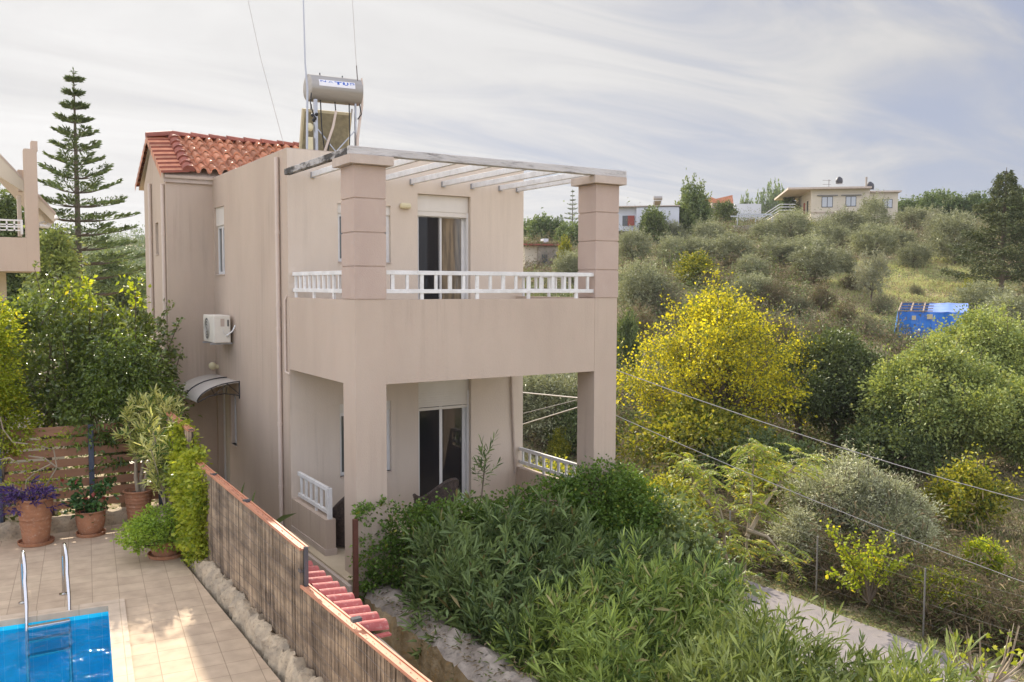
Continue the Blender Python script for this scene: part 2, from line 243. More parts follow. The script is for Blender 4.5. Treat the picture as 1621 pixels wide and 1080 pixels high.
leafmat('lf_scrub_grey', (0.075, 0.085, 0.045, 1), (0.19, 0.195, 0.115, 1), 0.2, 0.8, 0.1, accent=(0.30, 0.24, 0.15, 1), accent_amt=0.25, clump=0.3, tint=(1, 1, 0.8))
leafmat('lf_grass', (0.22, 0.19, 0.09, 1), (0.42, 0.35, 0.20, 1), 0.3, 0.8, 0.1, accent=(0.16, 0.21, 0.06, 1), accent_amt=0.3, clump=0.12, tint=(1.05, 1.05, 0.8))
leafmat('lf_palegrass', (0.20, 0.22, 0.09, 1), (0.38, 0.39, 0.19, 1), 0.3, 0.8, 0.1, accent=(0.42, 0.34, 0.20, 1), accent_amt=0.3, clump=0.15, tint=(1.05, 1.1, 0.8))
def groundmat():
    m, nt, b = newmat('earth'); N = nt.nodes.new; L = nt.links.new
    tc = N('ShaderNodeTexCoord')
    def noise(sc, d=6):
        n = N('ShaderNodeTexNoise'); L(tc.outputs['Object'], n.inputs['Vector']); n.inputs['Scale'].default_value = sc; n.inputs['Detail'].default_value = d; return n
    def mix(f, a, c, lo, hi):
        mr = N('ShaderNodeMapRange'); L(f.outputs[0], mr.inputs[0]); mr.inputs[1].default_value = lo; mr.inputs[2].default_value = hi
        x = N('ShaderNodeMix'); x.data_type = 'RGBA'; L(mr.outputs[0], x.inputs[0])
        for i, q in ((6, a), (7, c)):
            if isinstance(q, tuple): x.inputs[i].default_value = q
            else: L(q, x.inputs[i])
        return x.outputs[2]
    c = mix(noise(0.12), (0.36, 0.29, 0.18, 1), (0.20, 0.22, 0.09, 1), 0.44, 0.58)
    c = mix(noise(1.6, 8), c, (0.48, 0.39, 0.26, 1), 0.48, 0.68)
    c = mix(noise(6, 8), c, (0.09, 0.075, 0.045, 1), 0.52, 0.72)
    L(c, b.inputs['Base Color']); b.inputs['Roughness'].default_value = 1; b.inputs['Specular IOR Level'].default_value = 0.1
    bp = N('ShaderNodeBump'); bp.inputs['Distance'].default_value = 0.15; bp.inputs['Strength'].default_value = 0.8; L(noise(4, 8).outputs[0], bp.inputs['Height']); L(bp.outputs[0], b.inputs['Normal'])
    MATS['earth'] = m
groundmat()
def tilemat(name, c1, c2, grout, size, rot=0.0, loc=(0, 0, 0)):
    m, nt, b = newmat(name); N = nt.nodes.new; L = nt.links.new
    tc = N('ShaderNodeTexCoord'); mp = N('ShaderNodeMapping'); L(tc.outputs['Object'], mp.inputs[0]); mp.inputs['Rotation'].default_value = (0, 0, rot); mp.inputs['Location'].default_value = loc
    br = N('ShaderNodeTexBrick'); L(mp.outputs[0], br.inputs['Vector']); br.offset = 0.0; br.inputs['Scale'].default_value = 1; br.inputs['Brick Width'].default_value = size; br.inputs['Row Height'].default_value = size
    br.inputs['Mortar Size'].default_value = 0.004; br.inputs['Color1'].default_value = c1; br.inputs['Color2'].default_value = c2; br.inputs['Mortar'].default_value = grout
    n = N('ShaderNodeTexNoise'); L(tc.outputs['Object'], n.inputs['Vector']); n.inputs['Scale'].default_value = 5; n.inputs['Detail'].default_value = 8
    mr = N('ShaderNodeMapRange'); L(n.outputs[0], mr.inputs[0]); mr.inputs[1].default_value = 0.3; mr.inputs[2].default_value = 0.7; mr.inputs[3].default_value = 0.86; mr.inputs[4].default_value = 1.1
    vs = N('ShaderNodeVectorMath'); vs.operation = 'SCALE'; L(br.outputs[0], vs.inputs[0]); L(mr.outputs[0], vs.inputs['Scale']); L(vs.outputs[0], b.inputs['Base Color'])
    b.inputs['Roughness'].default_value = 0.85; b.inputs['Specular IOR Level'].default_value = 0.12
    bp = N('ShaderNodeBump'); bp.inputs['Distance'].default_value = 0.004; bp.inputs['Strength'].default_value = 0.5; bp.invert = True; L(br.outputs['Fac'], bp.inputs['Height']); L(bp.outputs[0], b.inputs['Normal'])
    MATS[name] = m
PR = radians(6.4)
tilemat('patio_tile', (0.50, 0.39, 0.27, 1), (0.45, 0.345, 0.24, 1), (0.31, 0.235, 0.16, 1), 0.31, PR)
tilemat('coping', (0.55, 0.44, 0.32, 1), (0.51, 0.41, 0.30, 1), (0.38, 0.30, 0.21, 1), 0.45, PR, (0.1, 0.1, 0))
tilemat('pool_mosaic', (0.03, 0.66, 0.90, 1), (0.025, 0.62, 0.87, 1), (0.14, 0.72, 0.92, 1), 0.15, PR)
def watermat():
    m, nt, b = newmat('pool_water'); N = nt.nodes.new; L = nt.links.new
    b.inputs['Base Color'].default_value = (0.45, 0.85, 1.0, 1); b.inputs['Roughness'].default_value = 0.0; b.inputs['IOR'].default_value = 1.33; b.inputs['Transmission Weight'].default_value = 1.0
    tc = N('ShaderNodeTexCoord'); n = N('ShaderNodeTexNoise'); L(tc.outputs['Object'], n.inputs['Vector']); n.inputs['Scale'].default_value = 5; n.inputs['Detail'].default_value = 2; n.inputs['Distortion'].default_value = 1.5
    bp = N('ShaderNodeBump'); bp.inputs['Distance'].default_value = 0.02; bp.inputs['Strength'].default_value = 0.35; L(n.outputs[0], bp.inputs['Height']); L(bp.outputs[0], b.inputs['Normal'])
    # shadow rays pass: mix with transparent by fresnel-free constant so light reaches the bottom
    MATS['pool_water'] = m
watermat()

# ------------------------------------------------------------------ mesh helpers
class MB:
    def __init__(s): s.v = []; s.f = []; s.mi = []; s.mats = []; s.cur = 0
    def mat(s, name):
        if name not in s.mats: s.mats.append(name)
        s.cur = s.mats.index(name); return s
    def add(s, vs, fs):
        o = len(s.v); s.v += [tuple(map(float, p)) for p in vs]
        for f in fs: s.f.append(tuple(o+i for i in f)); s.mi.append(s.cur)
        return s
    def box(s, x0, x1, y0, y1, z0, z1):
        return s.add([(x0, y0, z0), (x1, y0, z0), (x1, y1, z0), (x0, y1, z0), (x0, y0, z1), (x1, y0, z1), (x1, y1, z1), (x0, y1, z1)],
                     [(0, 3, 2, 1), (4, 5, 6, 7), (0, 1, 5, 4), (1, 2, 6, 5), (2, 3, 7, 6), (3, 0, 4, 7)])
    def beam(s, a, b, w, h, up=(0, 0, 1)):
        a = Vector(a); b = Vector(b); d = (b-a).normalized(); sd_ = d.cross(Vector(up)).normalized()*w/2; u = sd_.cross(d).normalized()*h/2
        vs = [a-sd_-u, a+sd_-u, a+sd_+u, a-sd_+u, b-sd_-u, b+sd_-u, b+sd_+u, b-sd_+u]
        return s.add(vs, [(0, 1, 2, 3), (7, 6, 5, 4), (0, 4, 5, 1), (1, 5, 6, 2), (2, 6, 7, 3), (3, 7, 4, 0)])
    def tube(s, pts, rad, n=8, cap=True):
        pts = [Vector(p) for p in pts]; rads = rad if hasattr(rad, '__len__') else [rad]*len(pts); o = []
        prev = None
        for i, p in enumerate(pts):
            d = (pts[min(i+1, len(pts)-1)]-pts[max(i-1, 0)]).normalized()
            ref = prev if prev is not None else (Vector((0, 0, 1)) if abs(d.z) < 0.9 else Vector((1, 0, 0)))
            a = d.cross(ref).normalized(); b = a.cross(d).normalized(); prev = b
            for k in range(n):
                t = 2*pi*k/n; o.append(p+(a*cos(t)+b*sin(t))*rads[i])
        fs = []
        for i in range(len(pts)-1):
            for k in range(n): fs.append((i*n+k, i*n+(k+1) % n, (i+1)*n+(k+1) % n, (i+1)*n+k))
        if cap: fs.append(tuple(range(n))[::-1]); fs.append(tuple(range((len(pts)-1)*n, len(pts)*n)))
        return s.add(o, fs)
    def lathe(s, cx, cy, prof, n=28):
        o = [(cx+r*cos(2*pi*k/n), cy+r*sin(2*pi*k/n), z) for r, z in prof for k in range(n)]; fs = []
        for i in range(len(prof)-1):
            for k in range(n): fs.append((i*n+k, i*n+(k+1) % n, (i+1)*n+(k+1) % n, (i+1)*n+k))
        return s.add(o, fs)
    def prism(s, poly, axis, a, b):
        """poly: 2d points; axis 0/1/2 is the extrusion axis"""
        def P(p, t):
            if axis == 0: return (t, p[0], p[1])
            if axis == 1: return (p[0], t, p[1])
            return (p[0], p[1], t)
        n = len(poly); return s.add([P(p, a) for p in poly]+[P(p, b) for p in poly], [tuple(range(n)), tuple(range(2*n-1, n-1, -1))]+[(i, n+i, n+(i+1) % n, (i+1) % n) for i in range(n)])
    def sphere(s, c, r, sc=(1, 1, 1), n=14, m=9):
        o = []; fs = []
        for i in range(m+1):
            t = pi*i/m
            for k in range(n): o.append((c[0]+r*sc[0]*sin(t)*cos(2*pi*k/n), c[1]+r*sc[1]*sin(t)*sin(2*pi*k/n), c[2]+r*sc[2]*cos(t)))
        for i in range(m):
            for k in range(n): fs.append((i*n+k, (i+1)*n+k, (i+1)*n+(k+1) % n, i*n+(k+1) % n))
        return s.add(o, fs)
    def build(s, name, parent=None, smooth=False, bevel=0.0):
        me = bpy.data.meshes.new(name); me.from_pydata(s.v, [], s.f); me.update()
        for n in s.mats: me.materials.append(MATS[n])
        me.polygons.foreach_set('material_index', s.mi)
        if smooth:
            me.polygons.foreach_set('use_smooth', [True]*len(me.polygons))
            try: me.set_sharp_from_angle(angle=radians(40))
            except Exception: pass
        o = bpy.data.objects.new(name, me); C.objects.link(o)
        if bevel:
            md = o.modifiers.new('bevel', 'BEVEL'); md.width = bevel; md.segments = 2; md.limit_method = 'ANGLE'; md.angle_limit = radians(50)
        if parent is not None: o.parent = parent
        return o
def mb(mat): return MB().mat(mat)
def tag(o, label, cat, group=None, kind=None):
    if label: o['label'] = label
    if cat: o['category'] = cat
    if group: o['group'] = group
    if kind: o['kind'] = kind
    return o
def empty(name, loc=(0, 0, 0), label=None, cat=None, group=None, rz=0.0):
    o = bpy.data.objects.new(name, None); C.objects.link(o); o.location = tuple(map(float, loc)); o.rotation_euler = (0, 0, rz); o.empty_display_size = 0.2
    return tag(o, label, cat, group)
def structure(o): o['kind'] = 'structure'; return o
def copy_tree(o, parent=None):
    c = o.copy(); C.objects.link(c)
    if parent is not None: c.parent = parent
    for ch in [x for x in list(bpy.data.objects) if x.parent == o]: copy_tree(ch, c)
    return c
def clone(root, kids, loc, rz=0, sc=(1, 1, 1)):
    r = root.copy(); C.objects.link(r); r.location = tuple(map(float, loc)); r.rotation_euler = (0, 0, rz); r.scale = sc
    for k in kids:
        c = k.copy(); C.objects.link(c); c.parent = r
    return r

def wall(m, axis, pos, inward, a0, a1, z0, z1, holes, thick=0.2):
    """wall panel with openings. axis 'Y': plane Y=pos spanning X a0..a1; axis 'X': plane X=pos spanning Y. inward: sign of thickness"""
    us = sorted(set([a0, a1]+[h[0] for h in holes]+[h[1] for h in holes])); zs = sorted(set([z0, z1]+[h[2] for h in holes]+[h[3] for h in holes]))
    def P(u, d, z): return (u, pos+inward*d, z) if axis == 'Y' else (pos+inward*d, u, z)
    for i in range(len(us)-1):
        for j in range(len(zs)-1):
            uc = (us[i]+us[i+1])/2; zc = (zs[j]+zs[j+1])/2
            if any(h[0] < uc < h[1] and h[2] < zc < h[3] for h in holes): continue
            m.add([P(us[i], 0, zs[j]), P(us[i+1], 0, zs[j]), P(us[i+1], 0, zs[j+1]), P(us[i], 0, zs[j+1])], [(0, 1, 2, 3)])
    for h in holes:
        d = h[4] if len(h) > 4 else thick
        for (p, q) in (((h[0], h[2]), (h[0], h[3])), ((h[1], h[2]), (h[1], h[3])), ((h[0], h[2]), (h[1], h[2])), ((h[0], h[3]), (h[1], h[3]))):
            m.add([P(p[0], 0, p[1]), P(q[0], 0, q[1]), P(q[0], d, q[1]), P(p[0], d, p[1])], [(0, 1, 2, 3)])

# leaf clouds ------------------------------------------------------
def unit(a): return a/np.maximum(np.linalg.norm(a, axis=1, keepdims=True), 1e-9)
def leaf_mesh(name, P, Dv, length, width, mat, parent=None, lance=False, droop=0.15, fold=0.25, up=None):
    n = len(P); P = np.asarray(P); Dv = unit(np.asarray(Dv)); L_ = length*RNG.uniform(0.55, 1.35, n)[:, None]; W = width*RNG.uniform(0.7, 1.2, n)[:, None]
    ref = RNG.normal(size=(n, 3))*0.6 if up is None else up+RNG.normal(size=(n, 3))*0.35
    S = unit(np.cross(Dv, ref)); U = np.cross(S, Dv); Gz = np.array([[0, 0, -1.0]])
    if lance:
        q1 = P+Dv*L_*0.35; q2 = P+Dv*L_*0.72+Gz*L_*droop*0.35; tip = P+Dv*L_+Gz*L_*droop
        V = np.stack([P, q1-S*W*.5+U*W*fold, q1, q1+S*W*.5+U*W*fold, q2-S*W*.42+U*W*fold, q2, q2+S*W*.42+U*W*fold, tip], 1).reshape(-1, 3)
        F = [(0, 2, 1), (0, 3, 2), (1, 2, 5, 4), (2, 3, 6, 5), (4, 5, 7), (5, 6, 7)]; nv = 8
    else:
        q = P+Dv*L_*0.45+U*W*fold; tip = P+Dv*L_+Gz*L_*droop
        V = np.stack([P, q-S*W*.5, tip, q+S*W*.5], 1).reshape(-1, 3); F = [(0, 2, 1), (0, 3, 2)]; nv = 4
    lt = np.array([i for f in F for i in f]); tot = np.array([len(f) for f in F]); nl = len(lt)
    me = bpy.data.meshes.new(name); me.vertices.add(n*nv); me.vertices.foreach_set('co', V.astype(np.float32).ravel())
    me.loops.add(n*nl); me.loops.foreach_set('vertex_index', (np.arange(n)[:, None]*nv+lt[None]).astype(np.int32).ravel())
    me.polygons.add(n*len(F)); starts = np.concatenate([[0], np.cumsum(tot)[:-1]])
    me.polygons.foreach_set('loop_start', (np.arange(n)[:, None]*nl+starts[None]).astype(np.int32).ravel())
    me.update(calc_edges=True); me.validate(); me.materials.append(MATS[mat])
    o = bpy.data.objects.new(name, me); C.objects.link(o)
    if parent is not None: o.parent = parent
    return o
def rdir(n): return unit(RNG.normal(size=(n, 3)))
def blob_surface(blobs, n, zmin=-9, inner=0.0, jitter=0.06):
    """points on the outer skin of a union of ellipsoids (cx,cy,cz,rx,ry,rz) + outward normals"""
    B = np.array(blobs, float); w = (B[:, 3]*B[:, 4]+B[:, 3]*B[:, 5]+B[:, 4]*B[:, 5]); w /= w.sum(); Ps = []; Ns = []; got = 0
    while got < n:
        k = RNG.choice(len(B), n, p=w); d = rdir(n); R = B[k, 3:6]; r = 1-inner*RNG.random((n, 1))**1.5+RNG.normal(size=(n, 1))*jitter
        p = B[k, :3]+d*R*r; nn = unit(d/R)
        ok = p[:, 2] > zmin
        for j in range(len(B)):
            q = (p-B[j, :3])/B[j, 3:6]; ok &= ~((np.sum(q*q, 1) < (0.86-inner*0.6)**2) & (k != j))
        Ps.append(p[ok]); Ns.append(nn[ok]); got += int(ok.sum())
        if ok.sum() == 0: break
    return np.concatenate(Ps)[:n], np.concatenate(Ns)[:n]
def clumped(blobs, nclump, per, cr, inner=0.35, zmin=-9, flat=0.7, upb=0.35):
    Cc, Nn = blob_surface(blobs, nclump, zmin, inner); n = nclump*per; k = np.repeat(np.arange(nclump), per)
    off = RNG.normal(size=(n, 3))*cr*np.array([1, 1, flat])*RNG.uniform(0.45, 1.25, (nclump, 1))[k]
    P = Cc[k]+off; Dv = unit(off/cr*0.7+Nn[k]*0.6+RNG.normal(size=(n, 3))*0.5+np.array([0, 0, upb])); return P, Dv, Cc
def limbs(m, base, fork, targets, r0, n=6, wob=0.12):
    base = Vector(base); fork = Vector(fork)
    mid = (base+fork)/2+Vector((random.uniform(-1, 1), random.uniform(-1, 1), 0))*wob*(fork-base).length*0.5
    m.tube([base, mid, fork], [r0*1.25, r0, r0*0.8], n)
    for t in targets:
        t = Vector(t); q = fork.lerp(t, 0.5)+Vector((random.uniform(-1, 1), random.uniform(-1, 1), random.uniform(-.3, .6)))*wob*(t-fork).length
        m.tube([fork, q, t], [r0*0.55, r0*0.32, r0*0.08], max(4, n-2), cap=False)
def sprays(root, blobs, n, length, mat, ll, lw, per=26, up=1.0, bark='bark', sp=.05):
    P, Nn = blob_surface(blobs, n, -9, .1); Q = []; m = mb(bark)
    for p, nn in zip(P, Nn):
        if nn[2] < -.1: continue
        d = unit((nn*.7+np.array([0, 0, up])+RNG.normal(size=3)*.3)[None])[0]; Ln = length*RNG.uniform(.4, 1.2); p0 = p-d*Ln*.4; bend = RNG.normal(size=3)*.12*Ln
        pts = [p0+d*Ln*1.3*t+bend*t*t for t in (0, .35, .7, 1)]; m.tube([tuple(q) for q in pts], [.008*Ln+.004]*3+[.003], 4, cap=False)
        for t in RNG.uniform(.15, 1.05, per): Q.append(p0+d*Ln*1.3*t+bend*t*t+RNG.normal(size=3)*sp)
    m.build('outer_twigs', root); Q = np.array(Q); leaf_mesh('outer_leaves', Q, rdir(len(Q))+np.array([0, 0, .3]), ll, lw, mat, root)
def pick(Cc, k): return [tuple(Cc[i]) for i in RNG.choice(len(Cc), min(k, len(Cc)), replace=False)]
def make_tree(name, blobs, leafm, nclump, per, cr, ll, lw, r0=0.12, trunk_h=None, nl=9, bark='bark', loc=(0, 0, 0), label=None, cat='tree', group=None, inner=0.4, upb=0.3, foliage='crown', lean=(0, 0), spray=None):
    root = empty(name, loc, label, cat, group)
    if spray: sprays(root, blobs, spray[0], spray[1], leafm, ll, lw, sp=spray[2])
    P, Dv, Cc = clumped(blobs, nclump, per, cr, inner, upb=upb)
    cr_o = leaf_mesh(foliage, P, Dv, ll, lw, leafm, root)
    cz = min(b[2]-b[5]*0.3 for b in blobs) if trunk_h is None else trunk_h
    m = mb(bark); limbs(m, (0, 0, -0.3), (lean[0], lean[1], cz), pick(Cc, nl), r0)
    t = m.build('trunk', root, smooth=True)
    return root, [cr_o, t]
def water2():
    m = bpy.data.materials.new('pool_water2'); m.use_nodes = True; nt = m.node_tree; nt.nodes.clear(); N = nt.nodes.new; L = nt.links.new
    out = N('ShaderNodeOutputMaterial'); tr = N('ShaderNodeBsdfTransparent'); tr.inputs[0].default_value = (0.72, 0.94, 0.99, 1); gl = N('ShaderNodeBsdfGlossy'); gl.inputs['Roughness'].default_value = 0.015
    fr = N('ShaderNodeFresnel'); fr.inputs[0].default_value = 1.33; ms = N('ShaderNodeMixShader'); L(fr.outputs[0], ms.inputs[0]); L(tr.outputs[0], ms.inputs[1]); L(gl.outputs[0], ms.inputs[2]); L(ms.outputs[0], out.inputs[0])
    tc = N('ShaderNodeTexCoord'); n = N('ShaderNodeTexNoise'); L(tc.outputs['Object'], n.inputs['Vector']); n.inputs['Scale'].default_value = 3.0; n.inputs['Detail'].default_value = 3; n.inputs['Distortion'].default_value = 1.2
    bp = N('ShaderNodeBump'); bp.inputs['Distance'].default_value = 0.04; bp.inputs['Strength'].default_value = 0.55; L(n.outputs[0], bp.inputs['Height']); L(bp.outputs[0], gl.inputs['Normal']); L(bp.outputs[0], fr.inputs['Normal'])
    MATS['pool_water'] = m
water2()
# ================================================================== THE SETTING
def sstep(a, b, x):
    t = np.clip((x-a)/(b-a), 0, 1); return t*t*(3-2*t)
COLS = [(-0.75, [(0, -.1), (20, -.1), (60, -1.5), (120, -2), (200, 4), (350, 22), (600, 30), (1600, 20)]),
        (-0.30, [(0, -.1), (20, -.1), (60, -1.5), (120, -1), (200, 6), (350, 20), (600, 26), (1600, 20)]),
        (-0.05, [(0, -1), (26, -2.5), (45, -3), (80, 4.5), (110, 8.5), (150, 13), (300, 16), (600, 10), (1600, 0)]),
        (0.05, [(0, -4.6), (28, -4.6), (40, -4.4), (52, -2.0), (66, 2.4), (80, 5.6), (110, 9.2), (150, 13), (300, 14), (600, 10), (1600, 0)]),
        (0.15, [(0, -4.6), (28, -4.6), (40, -4.4), (47, -2.6), (55, 0.2), (65, 2.8), (75, 4.9), (90, 7.6), (105, 10.3), (115, 11.8), (135, 13), (200, 13), (600, 5), (1600, 0)]),
        (0.33, [(0, -4.6), (28, -4.6), (40, -4.4), (47, -2.6), (55, 0.2), (65, 2.8), (75, 4.9), (90, 7.6), (105, 10.3), (115, 12.0), (135, 14.2), (200, 15), (600, 5), (1600, 0)]),
        (0.60, [(0, -4.6), (28, -4.6), (40, -4.0), (47, -2.2), (55, 0.2), (65, 2.6), (75, 4.6), (90, 7.4), (105, 10.5), (115, 12.2), (135, 14.4), (200, 16), (600, 5), (1600, 0)])]
def bump_noise(x, y):
    return 0.35*np.sin(x*0.31+1.3)*np.cos(y*0.27-0.4)+0.18*np.sin(x*0.83+y*0.41)+0.09*np.sin(x*1.9-y*1.3+2)*np.cos(y*2.1+x*.7)
def terrain_z(x, y):
    x = np.asarray(x, float); y = np.asarray(y, float)
    w = (x-CAM[0])*sin(YAW)+(y-CAM[1])*cos(YAW); s = (x-CAM[0])*cos(YAW)-(y-CAM[1])*sin(YAW)
    a = np.where(w > 1, s/np.maximum(w, 1), np.sign(s)*3); wd = np.maximum(w, 0)
    hs = np.array([np.interp(wd, [p[0] for p in c[1]], [p[1] for p in c[1]]) for c in COLS])
    av = np.array([c[0] for c in COLS]); ac = np.clip(a, av[0], av[-1]); k = np.clip(np.searchsorted(av, ac, side='right')-1, 0, len(av)-2)
    f = (ac-av[k])/(av[k+1]-av[k]); f = f*f*(3-2*f)
    idx = np.arange(k.size); hf = (hs.reshape(len(av), -1)[k.ravel(), idx]*(1-f.ravel())+hs.reshape(len(av), -1)[k.ravel()+1, idx]*f.ravel()).reshape(k.shape)
    near = -0.1+(-4.5)*sstep(4.5, 8.6, x)
    hole = (1-sstep(-1.55, -1.3, x))*(1-sstep(5.0, 5.35, y))*sstep(-14, -12, y)*sstep(-14, -13, x); low = (1-sstep(4.3, 4.6, x))*(1-sstep(3.0, 5.0, y)); near = np.minimum(near, near*(1-low)-1.25*low); near = np.where((x >= 4.3), np.minimum(near, -1.25-3.35*sstep(4.3, 8.0, x)), near); near = near*(1-hole)-2.2*hole
    t = sstep(22, 33, w)*(1-(1-sstep(26, 36, y))*(1-sstep(5, 8, x))*sstep(-8, -4, x)); t = np.where(x > 16, sstep(24, 33, w), t)
    h = near*(1-t)+hf*t
    rough = sstep(15.6, 18, x)*(0.35+0.65*sstep(30, 50, w))+sstep(34, 60, w)*(x <= 15.6)
    return h+bump_noise(x, y)*np.clip(rough, 0, 1)*0.9
def build_terrain():
    NA = 560; rs = [0.0]; r = 0.6
    while r < 1800: rs.append(r); r = r*1.028+0.02
    rs = np.array(rs); th = np.arange(NA)*2*pi/NA
    X_ = rs[1:, None]*np.cos(th)[None]; Y_ = rs[1:, None]*np.sin(th)[None]; Z_ = terrain_z(X_, Y_)
    V = np.stack([X_, Y_, Z_], -1).reshape(-1, 3); nr = len(rs)-1
    i = np.arange(nr-1)[:, None]; j = np.arange(NA)[None]; j2 = (j+1) % NA
    F = np.stack([i*NA+j+0*j2, (i+1)*NA+j, (i+1)*NA+j2, i*NA+j2], -1).reshape(-1, 4)
    me = bpy.data.meshes.new('ground'); me.from_pydata(V.tolist()+[(0, 0, float(terrain_z(0., 0.)))], [], F.tolist()+[(len(V), k, (k+1) % NA) for k in range(NA)])
    me.update(); me.polygons.foreach_set('use_smooth', [True]*len(me.polygons)); me.materials.append(MATS['earth'])
    o = bpy.data.objects.new('ground', me); C.objects.link(o); structure(o)
build_terrain()
def ground_at(u, v, w0=18, w1=260):
    d = ray(u, v); ws = np.arange(w0, w1, 0.25); P = CAM[None]+d[None]*ws[:, None]; g = P[:, 2]-terrain_z(P[:, 0], P[:, 1])
    k = np.argmax(g < 0) if (g < 0).any() else len(ws)-1
    p = P[k].copy(); p[2] = float(terrain_z(p[0], p[1])); return p, ws[k]
def stand(u, w):
    p = at(u, 452, w); p[2] = float(terrain_z(p[0], p[1])); return p
# road, strip beside the road
m = mb('asphalt'); ys = np.arange(-40, 62, 1.0)
V = []; 
def road_x(y): return 13.0+0.0008*(y-4)**2*(1 if y > 4 else 0.2)
for y in ys:
    for k, xx in enumerate(np.linspace(road_x(y)-1.35, road_x(y)+1.85, 6)): V.append((xx+0.05*sin(y*1.7+k), y, -4.6+0.05+0.012*sin(k*1.3)))
m.add(V, [(i*6+j, i*6+j+1, (i+1)*6+j+1, (i+1)*6+j) for i in range(len(ys)-1) for j in range(5)])
structure(m.build('road', smooth=True))
# patio slab with the pool cut out
px0 = np.array([-2.618, 1.224]); ex = np.array([-cos(PR), sin(PR)]); ey = np.array([-sin(PR), -cos(PR)])
def pp(a, b): q = px0+ex*a+ey*b; return (q[0], q[1])
def flat(mm, quads, z):
    for q in quads: mm.add([(x, y, z) for x, y in q], [(0, 1, 2, 3)])
m = mb('patio_tile'); cw = 0.19
o1, o2, o3, o4 = pp(0, 0), pp(4.5, 0), pp(4.5, 8.5), pp(0, 8.5)
R_ = [(-1.66, 5.3), (-13, 5.3), (-13, -13), (-1.66, -13)]
flat(m, [[R_[0], R_[1], o2, o1], [R_[1], R_[2], o3, o2], [R_[2], R_[3], o4, o3], [R_[3], R_[0], o1, o4]], 0.0)
structure(m.build('patio'))
m = mb('coping')
i1, i2, i3, i4 = pp(cw, cw), pp(4.5-cw, cw), pp(4.5-cw, 8.5-cw), pp(cw, 8.5-cw)
O = [o1, o2, o3, o4]; I = [i1, i2, i3, i4]
for k in range(4):
    a, b, c, d = O[k], O[(k+1) % 4], I[(k+1) % 4], I[k]
    m.add([(a[0], a[1], 0.022), (b[0], b[1], 0.022), (c[0], c[1], 0.022), (d[0], d[1], 0.022)], [(0, 1, 2, 3)])
    m.add([(a[0], a[1], 0.022), (b[0], b[1], 0.022), (b[0], b[1], -0.03), (a[0], a[1], -0.03)], [(0, 1, 2, 3)])
    m.add([(c[0], c[1], 0.022), (d[0], d[1], 0.022), (d[0], d[1], -0.05), (c[0], c[1], -0.05)], [(0, 1, 2, 3)])
structure(m.build('pool_coping'))
m = mb('pool_mosaic')
for k in range(4):
    c, d = I[(k+1) % 4], I[k]; m.add([(c[0], c[1], -0.05), (d[0], d[1], -0.05), (d[0], d[1], -1.4), (c[0], c[1], -1.4)], [(0, 1, 2, 3)])
m.add([(q[0], q[1], -1.15) for q in I], [(0, 1, 2, 3)])
structure(m.build('pool_basin'))
m = mb('pool_water'); m.add([(q[0], q[1], -0.10) for q in I], [(0, 1, 2, 3)]); structure(m.build('water'))
# passage between fence and house
m = mb('terrace_tile'); m.box(-1.10, -0.16, -0.6, 20, -1.3, -0.06); structure(m.build('passage'))
m = mb('lichen_stone'); m.box(-1.10, 0.0, -9, -0.62, -1.3, -0.95); structure(m.build('lower_passage'))

# ================================================================== THE HOUSE
L = 2.637; W = 4.27; Y2 = 7.205; Y3 = 9.45; E_ = -0.864; ZT = 3.773; ZB = 2.669; TOP = 6.02; CW = 0.425
house = empty('house', (0, 0, 0), 'two storey beige stucco house with pergola balcony and red tiled roof, centre of the photo', 'house')
m = mb('stucco_light')
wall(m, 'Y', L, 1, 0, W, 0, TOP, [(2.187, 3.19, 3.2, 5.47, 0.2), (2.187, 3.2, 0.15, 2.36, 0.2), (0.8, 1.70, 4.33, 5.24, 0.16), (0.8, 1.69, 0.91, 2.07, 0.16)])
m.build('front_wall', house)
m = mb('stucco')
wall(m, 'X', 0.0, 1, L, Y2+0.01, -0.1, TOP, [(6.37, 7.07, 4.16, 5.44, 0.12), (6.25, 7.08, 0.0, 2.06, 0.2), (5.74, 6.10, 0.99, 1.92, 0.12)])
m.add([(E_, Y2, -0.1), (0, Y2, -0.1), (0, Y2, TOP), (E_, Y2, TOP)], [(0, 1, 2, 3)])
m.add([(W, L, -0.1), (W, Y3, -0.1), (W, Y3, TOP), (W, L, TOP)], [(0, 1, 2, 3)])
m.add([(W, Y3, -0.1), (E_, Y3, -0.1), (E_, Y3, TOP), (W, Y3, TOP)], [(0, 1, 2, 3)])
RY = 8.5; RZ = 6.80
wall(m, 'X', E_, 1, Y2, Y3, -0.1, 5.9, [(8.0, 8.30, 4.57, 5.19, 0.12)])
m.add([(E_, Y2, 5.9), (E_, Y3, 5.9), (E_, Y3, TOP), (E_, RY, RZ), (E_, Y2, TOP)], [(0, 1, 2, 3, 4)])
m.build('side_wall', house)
m = mb('trim'); m.box(0.0, 0.22, L+.22, Y2, TOP, TOP+.012); m.box(0, W, L, L+.22, TOP, TOP+.012); m.box(W-.2, W, L+.22, Y2, TOP, TOP+0.012)
m.mat('concrete'); m.box(0.22, W-.2, L+.22, Y2, 5.75, 5.82)
m.mat('stucco'); m.box(0.21, 0.22, L+.22, Y2, 5.8, TOP); m.box(.22, W-.2, L+.21, L+.22, 5.8, TOP); m.box(E_, W, Y2, Y2+0.1, TOP+.012, TOP+.06)
m.build('flat_roof', house)
m = mb('trim'); m.box(E_-0.035, 0.0, Y2-0.045, Y2-0.001, 5.90, 6.03); m.build('cornice', house)
